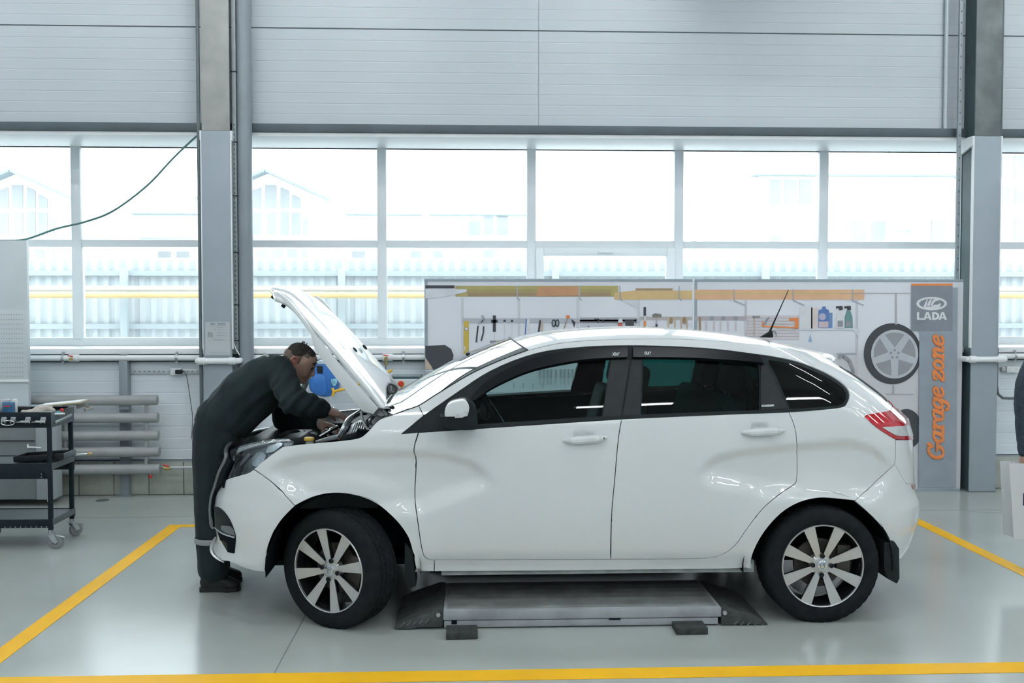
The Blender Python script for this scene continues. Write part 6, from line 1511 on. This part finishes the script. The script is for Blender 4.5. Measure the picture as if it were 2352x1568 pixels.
for p_ in bd.data.polygons:
    d_ = p_.center+Vector(bd['_org'])-hC; a_, b_, l_ = d_.dot(hf), d_.dot(hu), abs(d_.y)
    if l_ > .0765 and -.045 < a_ < .008 and -.06 < b_ < .03: p_.material_index = 1
    elif d_.length < .13 and ((b_ > -.055 and a_ < -.012) or (b_ > -.02 and a_ < .012) or (b_ > .035 and a_ < .05)): p_.material_index = 2
# hair: a close cap over crown and back of the skull, a little longer on top
HR = [[(hq(-.034, .026), .066), (hq(.004, .040), .058), (hq(-.02, .034, .012), .062), (hq(-.02, .034, -.012), .062)], [(hq(.010, .052), .044), (hq(.048, .060), .022), (hq(.045, .054, .025), .022), (hq(.045, .054, -.025), .022)]]
blob('hair', HR, .006, M_hair, man, 2, lambda c: .0035*noise.noise(Vector(c)*170))
tuft = MB()
for k in range(14):
    a = hq(-.035+random.uniform(-.015, .02), .086, random.uniform(-.03, .03)); tuft.tube([a, a+hu*.02+hf*random.uniform(-.006, .012)], [.0028, .0008], 5)
tuft.build('hair_tuft', M_hair, man); bpy.data.objects['hair_tuft']['kind'] = 'stuff'
for sd in (-1, 1):
    MB().sphere(hq(.083, -.012, .030*sd), .0105, 10).build('eye', M_eye, man, smooth=True); MB().tube([hq(.086, .018, .014*sd), hq(.092, .024, .03*sd), hq(.078, .018, .045*sd)], .0045, 6).build('eyebrow', M_hair, man)
# jacket
J = [[(Q(518, 950, 5.84), .135), (Q(518, 950, 6.06), .135), (Q(562, 903, 5.83), .146), (Q(562, 903, 6.07), .146)], [(Q(562, 903, 5.83), .146), (Q(562, 903, 6.07), .146), (Q(612, 868, 5.82), .135), (Q(612, 868, 6.08), .135)],
     [(Q(612, 868, 5.82), .135), (Q(612, 868, 6.08), .135), (nS, .082), (fS, .082), (Q(650, 846, 5.9), .075), (Q(650, 846, 6.0), .075)], [(Q(545, 960, 5.86), .12), (Q(545, 960, 6.04), .12), (Q(600, 905, 5.85), .12), (Q(600, 905, 6.05), .12)]]
J += chain([nS, Q(658, 886, 5.67), nE_, Q(709, 928, 5.655), nearW+Vector((-.01, 0, .002))], [.088, .082, .078, .070, .056])
J += chain([fS, Q(645, 910, 6.21), fE, Q(695, 966, 6.15), farW+Vector((-.01, 0, 0))], [.088, .078, .068, .055, .043])
def jfold(c):
    d1 = (c-nE_).length; w = math.exp(-(d1/.16)**2)
    s = (c.x*.8-c.z*.6); return .010*noise.noise(Vector((c.x*9, c.y*9, c.z*9)))+.009*w*math.sin(s*110+3*noise.noise(Vector(c)*12))+.004*noise.noise(Vector((s*26, c.y*8, (c.x*.6+c.z*.8)*9)))
jk = blob('jacket', J, .011, M_jacket, man, 5, jfold)
col_ = [[(Q(662, 838, 5.88), .030), (Q(668, 850, 5.95), .028)], [(Q(662, 838, 6.02), .030), (Q(668, 850, 5.95), .028)], [(Q(653, 827, 5.9), .030), (Q(653, 827, 6.0), .030), (Q(662, 838, 5.88), .03), (Q(662, 838, 6.02), .03)]]
blob('collar', col_, .008, M_jacket, jk, 4)
from mathutils.bvhtree import BVHTree
_bv = BVHTree.FromPolygons([v.co+jk.location+man.location for v in jk.data.vertices], [tuple(p.vertices) for p in jk.data.polygons])
def on_jacket(x, y):
    r = Vector(ray(x, y)).normalized(); h = _bv.ray_cast(Vector((0, 0, CH)), r)
    return (h[0]+h[1]*.003) if h[0] is not None else P(x, y, 5.9)
_tp = [on_jacket(x, y) for x, y in ((603, 811), (609, 810), (619, 817), (618, 821), (609, 819))]
MB().add(_tp, [(0, 1, 2, 3, 4)]).build('shoulder_tape', M_reflect, jk, solid=.002)
cuf = MB().tube([nearW+(Q(709, 928, 5.655)-nearW).normalized()*.022, nearW-(Q(709, 928, 5.655)-nearW).normalized()*.006], [.054, .050], 20).build('cuff', M_jacket, jk, .004)
MB().tube([farW+(Q(695, 966, 6.15)-farW).normalized()*.02, farW-(Q(695, 966, 6.15)-farW).normalized()*.03], [.036, .038], 20).build('glove_cuff', M_glove, man, .004)
# trousers
T = [[(Q(497, 962, 5.85), .128), (Q(497, 962, 6.05), .128), (Q(508, 1000, 5.86), .115), (Q(508, 1000, 6.04), .115), (Q(520, 940, 5.86), .12), (Q(520, 940, 6.04), .12)]]
for Yq, dx in ((5.86, 0), (6.07, 4)):
    T += chain([Q(492+dx, 985, Yq), Q(487+dx, 1070, Yq), Q(485+dx, 1150, Yq), Q(488+dx, 1240, Yq), Q(491+dx, 1305, Yq)], [.128, .112, .100, .094, .092])
tr = blob('trousers', T, .011, M_trous, man, 4, fold(10, .007, (1, 1, .45), 3.1))
for Yq, dx in ((5.86, 0), (6.07, 4)):
    c = Q(487+dx, 1238, Yq); MB().lathe([(.097, -.016), (.1, -.012), (.1, .012), (.097, .016)], (c.x, c.y, c.z), 'Z', 28).build('reflective_band', M_reflect, tr, smooth=True)
    a = Q(467+dx, 1334, Yq); b = Q(545+dx, 1340, Yq)
    sh = [[((a.x+.02, Yq, .055), .042), ((a.x+.07, Yq, .075), .045), ((a.x+.02, Yq, .03), .035)], [((a.x+.07, Yq, .07), .044), ((b.x-.03, Yq, .04), (.05, .044, .032))], [((a.x+.03, Yq, .03), .034), ((b.x-.03, Yq, .034), (.052, .046, .026))]]
    so_ = blob('shoe', sh, .008, M_shoe, man, 3)
    MB().prism([(a.x-.015, Yq-.034, .0), (a.x+.09, Yq-.036, .0), (b.x-.05, Yq-.046, .0), (b.x+.005, Yq-.035, .0), (b.x+.022, Yq, .0), (b.x+.005, Yq+.035, .0), (b.x-.05, Yq+.046, .0), (a.x+.09, Yq+.036, .0), (a.x-.015, Yq+.034, .0), (a.x-.024, Yq, 0)], (0, 0, .024)).build('sole', M_sole, so_, .004)
# ---- second person, cut by the right picture edge, carrying a paper bag
M_denim = mat('dark_blue_jacket', (.028, .042, .062), .85, noise_=(25, .35), bump=(120, .2, .003)); M_scarf = mat('magenta_scarf', (.46, .05, .22), .8, noise_=(20, .15)); M_jean = mat('dark_jeans', (.02, .026, .036), .85, noise_=(20, .2))
VY = 5.98; vs = P(2372, 815, VY); vx = vs.x+.20; vz0 = 0.
per2 = empty('person', (vx, VY, 0), 'person in dark blue jacket at the right edge, carrying a white bag', 'person')
V = lambda dx, dy, z: Vector((vx+dx, VY+dy, z))
vC = V(.0, 0, 1.555); H2, q2 = head_groups(vC, (-.25, .97, 0), (0, 0, 1), (.97, .25, 0), .97)
vW = P(2354, 1046, VY-.02)
b2 = list(H2)+chain([vC-Vector((0, 0, .07)), V(0, 0, 1.42), V(0, 0, 1.36)], [.05, .05, .06])
b2 += [[(V(-.12, 0, 1.32), .06), (V(.12, 0, 1.32), .06), (V(-.09, 0, .95), .08), (V(.09, 0, .95), .08)]]
vE = P(2351, 930, VY); b2 += chain([V(-.19, 0, 1.32), vE, vW], [.042, .036, .026]); b2 += chain([V(.19, 0, 1.32), V(.23, -.02, 1.05), V(.22, .06, .82)], [.042, .036, .026])
b2 += hand_groups(vW, (0.02, 0, -1), (.8, .3, 0), (.3, -.9, 0), 1, (.9, 1.0, .7)); b2 += hand_groups(V(.22, .06, .82), (0, .1, -1), (-.9, .2, 0), (.2, .9, 0), 1, (.3, .4, .3))
for dx in (-.09, .09): b2 += chain([V(dx, 0, .92), V(dx, 0, .5), V(dx, 0, .12), V(dx, .03, .06)], [.07, .05, .036, .034])
blob('body', b2, .0065, M_skin, per2, 3)
blob('hair', [[(q2(-.03, .004), .088), (q2(.0, .035), .072), (q2(-.02, .03, .02), .074)], [(q2(-.05, -.03, .03), .06), (q2(-.05, -.03, -.03), .06), (q2(-.05, -.12, .04), .04), (q2(-.05, -.12, -.04), .04)]], .007, M_hair, per2, 2, lambda c: .004*noise.noise(Vector(c)*120))
for sd in (-1, 1): MB().sphere(q2(.082, -.012, .029*sd), .0105, 10).build('eye', M_eye, per2, smooth=True)
J2 = [[(V(-.11, 0, 1.30), .09), (V(.11, 0, 1.30), .09), (V(-.09, 0, 1.05), .115), (V(.09, 0, 1.05), .115)], [(V(-.09, 0, 1.05), .115), (V(.09, 0, 1.05), .115), (V(-.09, 0, .86), .12), (V(.09, 0, .86), .12)]]
J2 += chain([V(-.18, 0, 1.32), P(2360, 880, VY), vE, P(2353, 985, VY), vW+Vector((0, 0, .03))], [.072, .068, .060, .054, .044]); J2 += chain([V(.19, 0, 1.32), V(.23, -.02, 1.05), V(.22, .05, .85)], [.075, .062, .045])
blob('jacket', J2, .011, M_denim, per2, 4, fold(14, .006, (1, 1, .6), 1.7))
blob('scarf', [[(V(-.06, -.02, 1.41), .045), (V(.06, -.02, 1.41), .045), (V(0, .06, 1.40), .045)], [(V(-.08, -.02, 1.46), .028), (V(.08, -.02, 1.46), .028), (V(0, .06, 1.46), .03)]], .01, M_scarf, per2, 3, fold(30, .006))
T2 = [[(V(-.08, 0, .90), .11), (V(.08, 0, .90), .11)]]
for dx in (-.09, .09): T2 += chain([V(dx, 0, .88), V(dx, 0, .5), V(dx, 0, .09)], [.105, .075, .06])
blob('trousers', T2, .011, M_jean, per2, 4, fold(12, .005, (1, 1, .5)))
for dx in (-.09, .09): blob('shoe', [[(V(dx, -.04, .045), .042), (V(dx, .03, .06), .042)], [(V(dx, .0, .04), .04), (V(dx, .15, .032), (.042, .05, .032))]], .008, M_shoe, per2, 3)
# paper carrier bag
M_bag = mat('white_paper_bag', (.66, .67, .68), .55, noise_=(4, .03))
by = VY-.10; bA, bB = P(2317, 1064, by), P(2329, 1238, by)
bag = empty('paper_bag', (bB.x+.14, by+.08, bB.z), 'white paper carrier bag held by the person at the right edge', 'bag')
xt0, xb0 = bA.x, bB.x; zt_, zb_2 = bA.z, bB.z; W_ = .30
def q8(x0, x1, y0, y1, z): return [(x0, y0, z), (x1, y0, z), (x1, y1, z), (x0, y1, z)]
Vv = q8(xb0, xb0+W_, by, by+.12, zb_2)+q8(xt0, xt0+W_+.02, by-.004, by+.10, zt_)
mbb = MB().add(Vv, [(3, 2, 1, 0), (0, 1, 5, 4), (1, 2, 6, 5), (2, 3, 7, 6)])
g_ = [((xb0+.022), by+.06, zb_2), (xt0+.035, by+.048, zt_)]
mbb.add([Vv[0], Vv[3], Vv[4], Vv[7], g_[0], g_[1]], [(0, 4, 5, 2), (4, 1, 3, 5)]); mbb.build('bag_shell', M_bag, bag, solid=.002)
hx = xt0+.13
for yy in (by+.0, by+.09): MB().tube(crom([(hx-.05, yy, zt_-.01), (vW.x-.01, (yy+vW.y)/2, vW.z-.10), (hx+.09, yy, zt_-.01)], 6), .004, 6).build('bag_handle', M_white, bag)
pa, pb_ = P(2350, 1132, by-.003), P(2420, 1160, by-.003); MB().box(pa.x, pa.x+.14, by-.0045, by-.002, pb_.z, pa.z).build('dark_print', mat('dark_print_ink', (.03, .02, .05), .6, noise_=(9, .1)), bag)
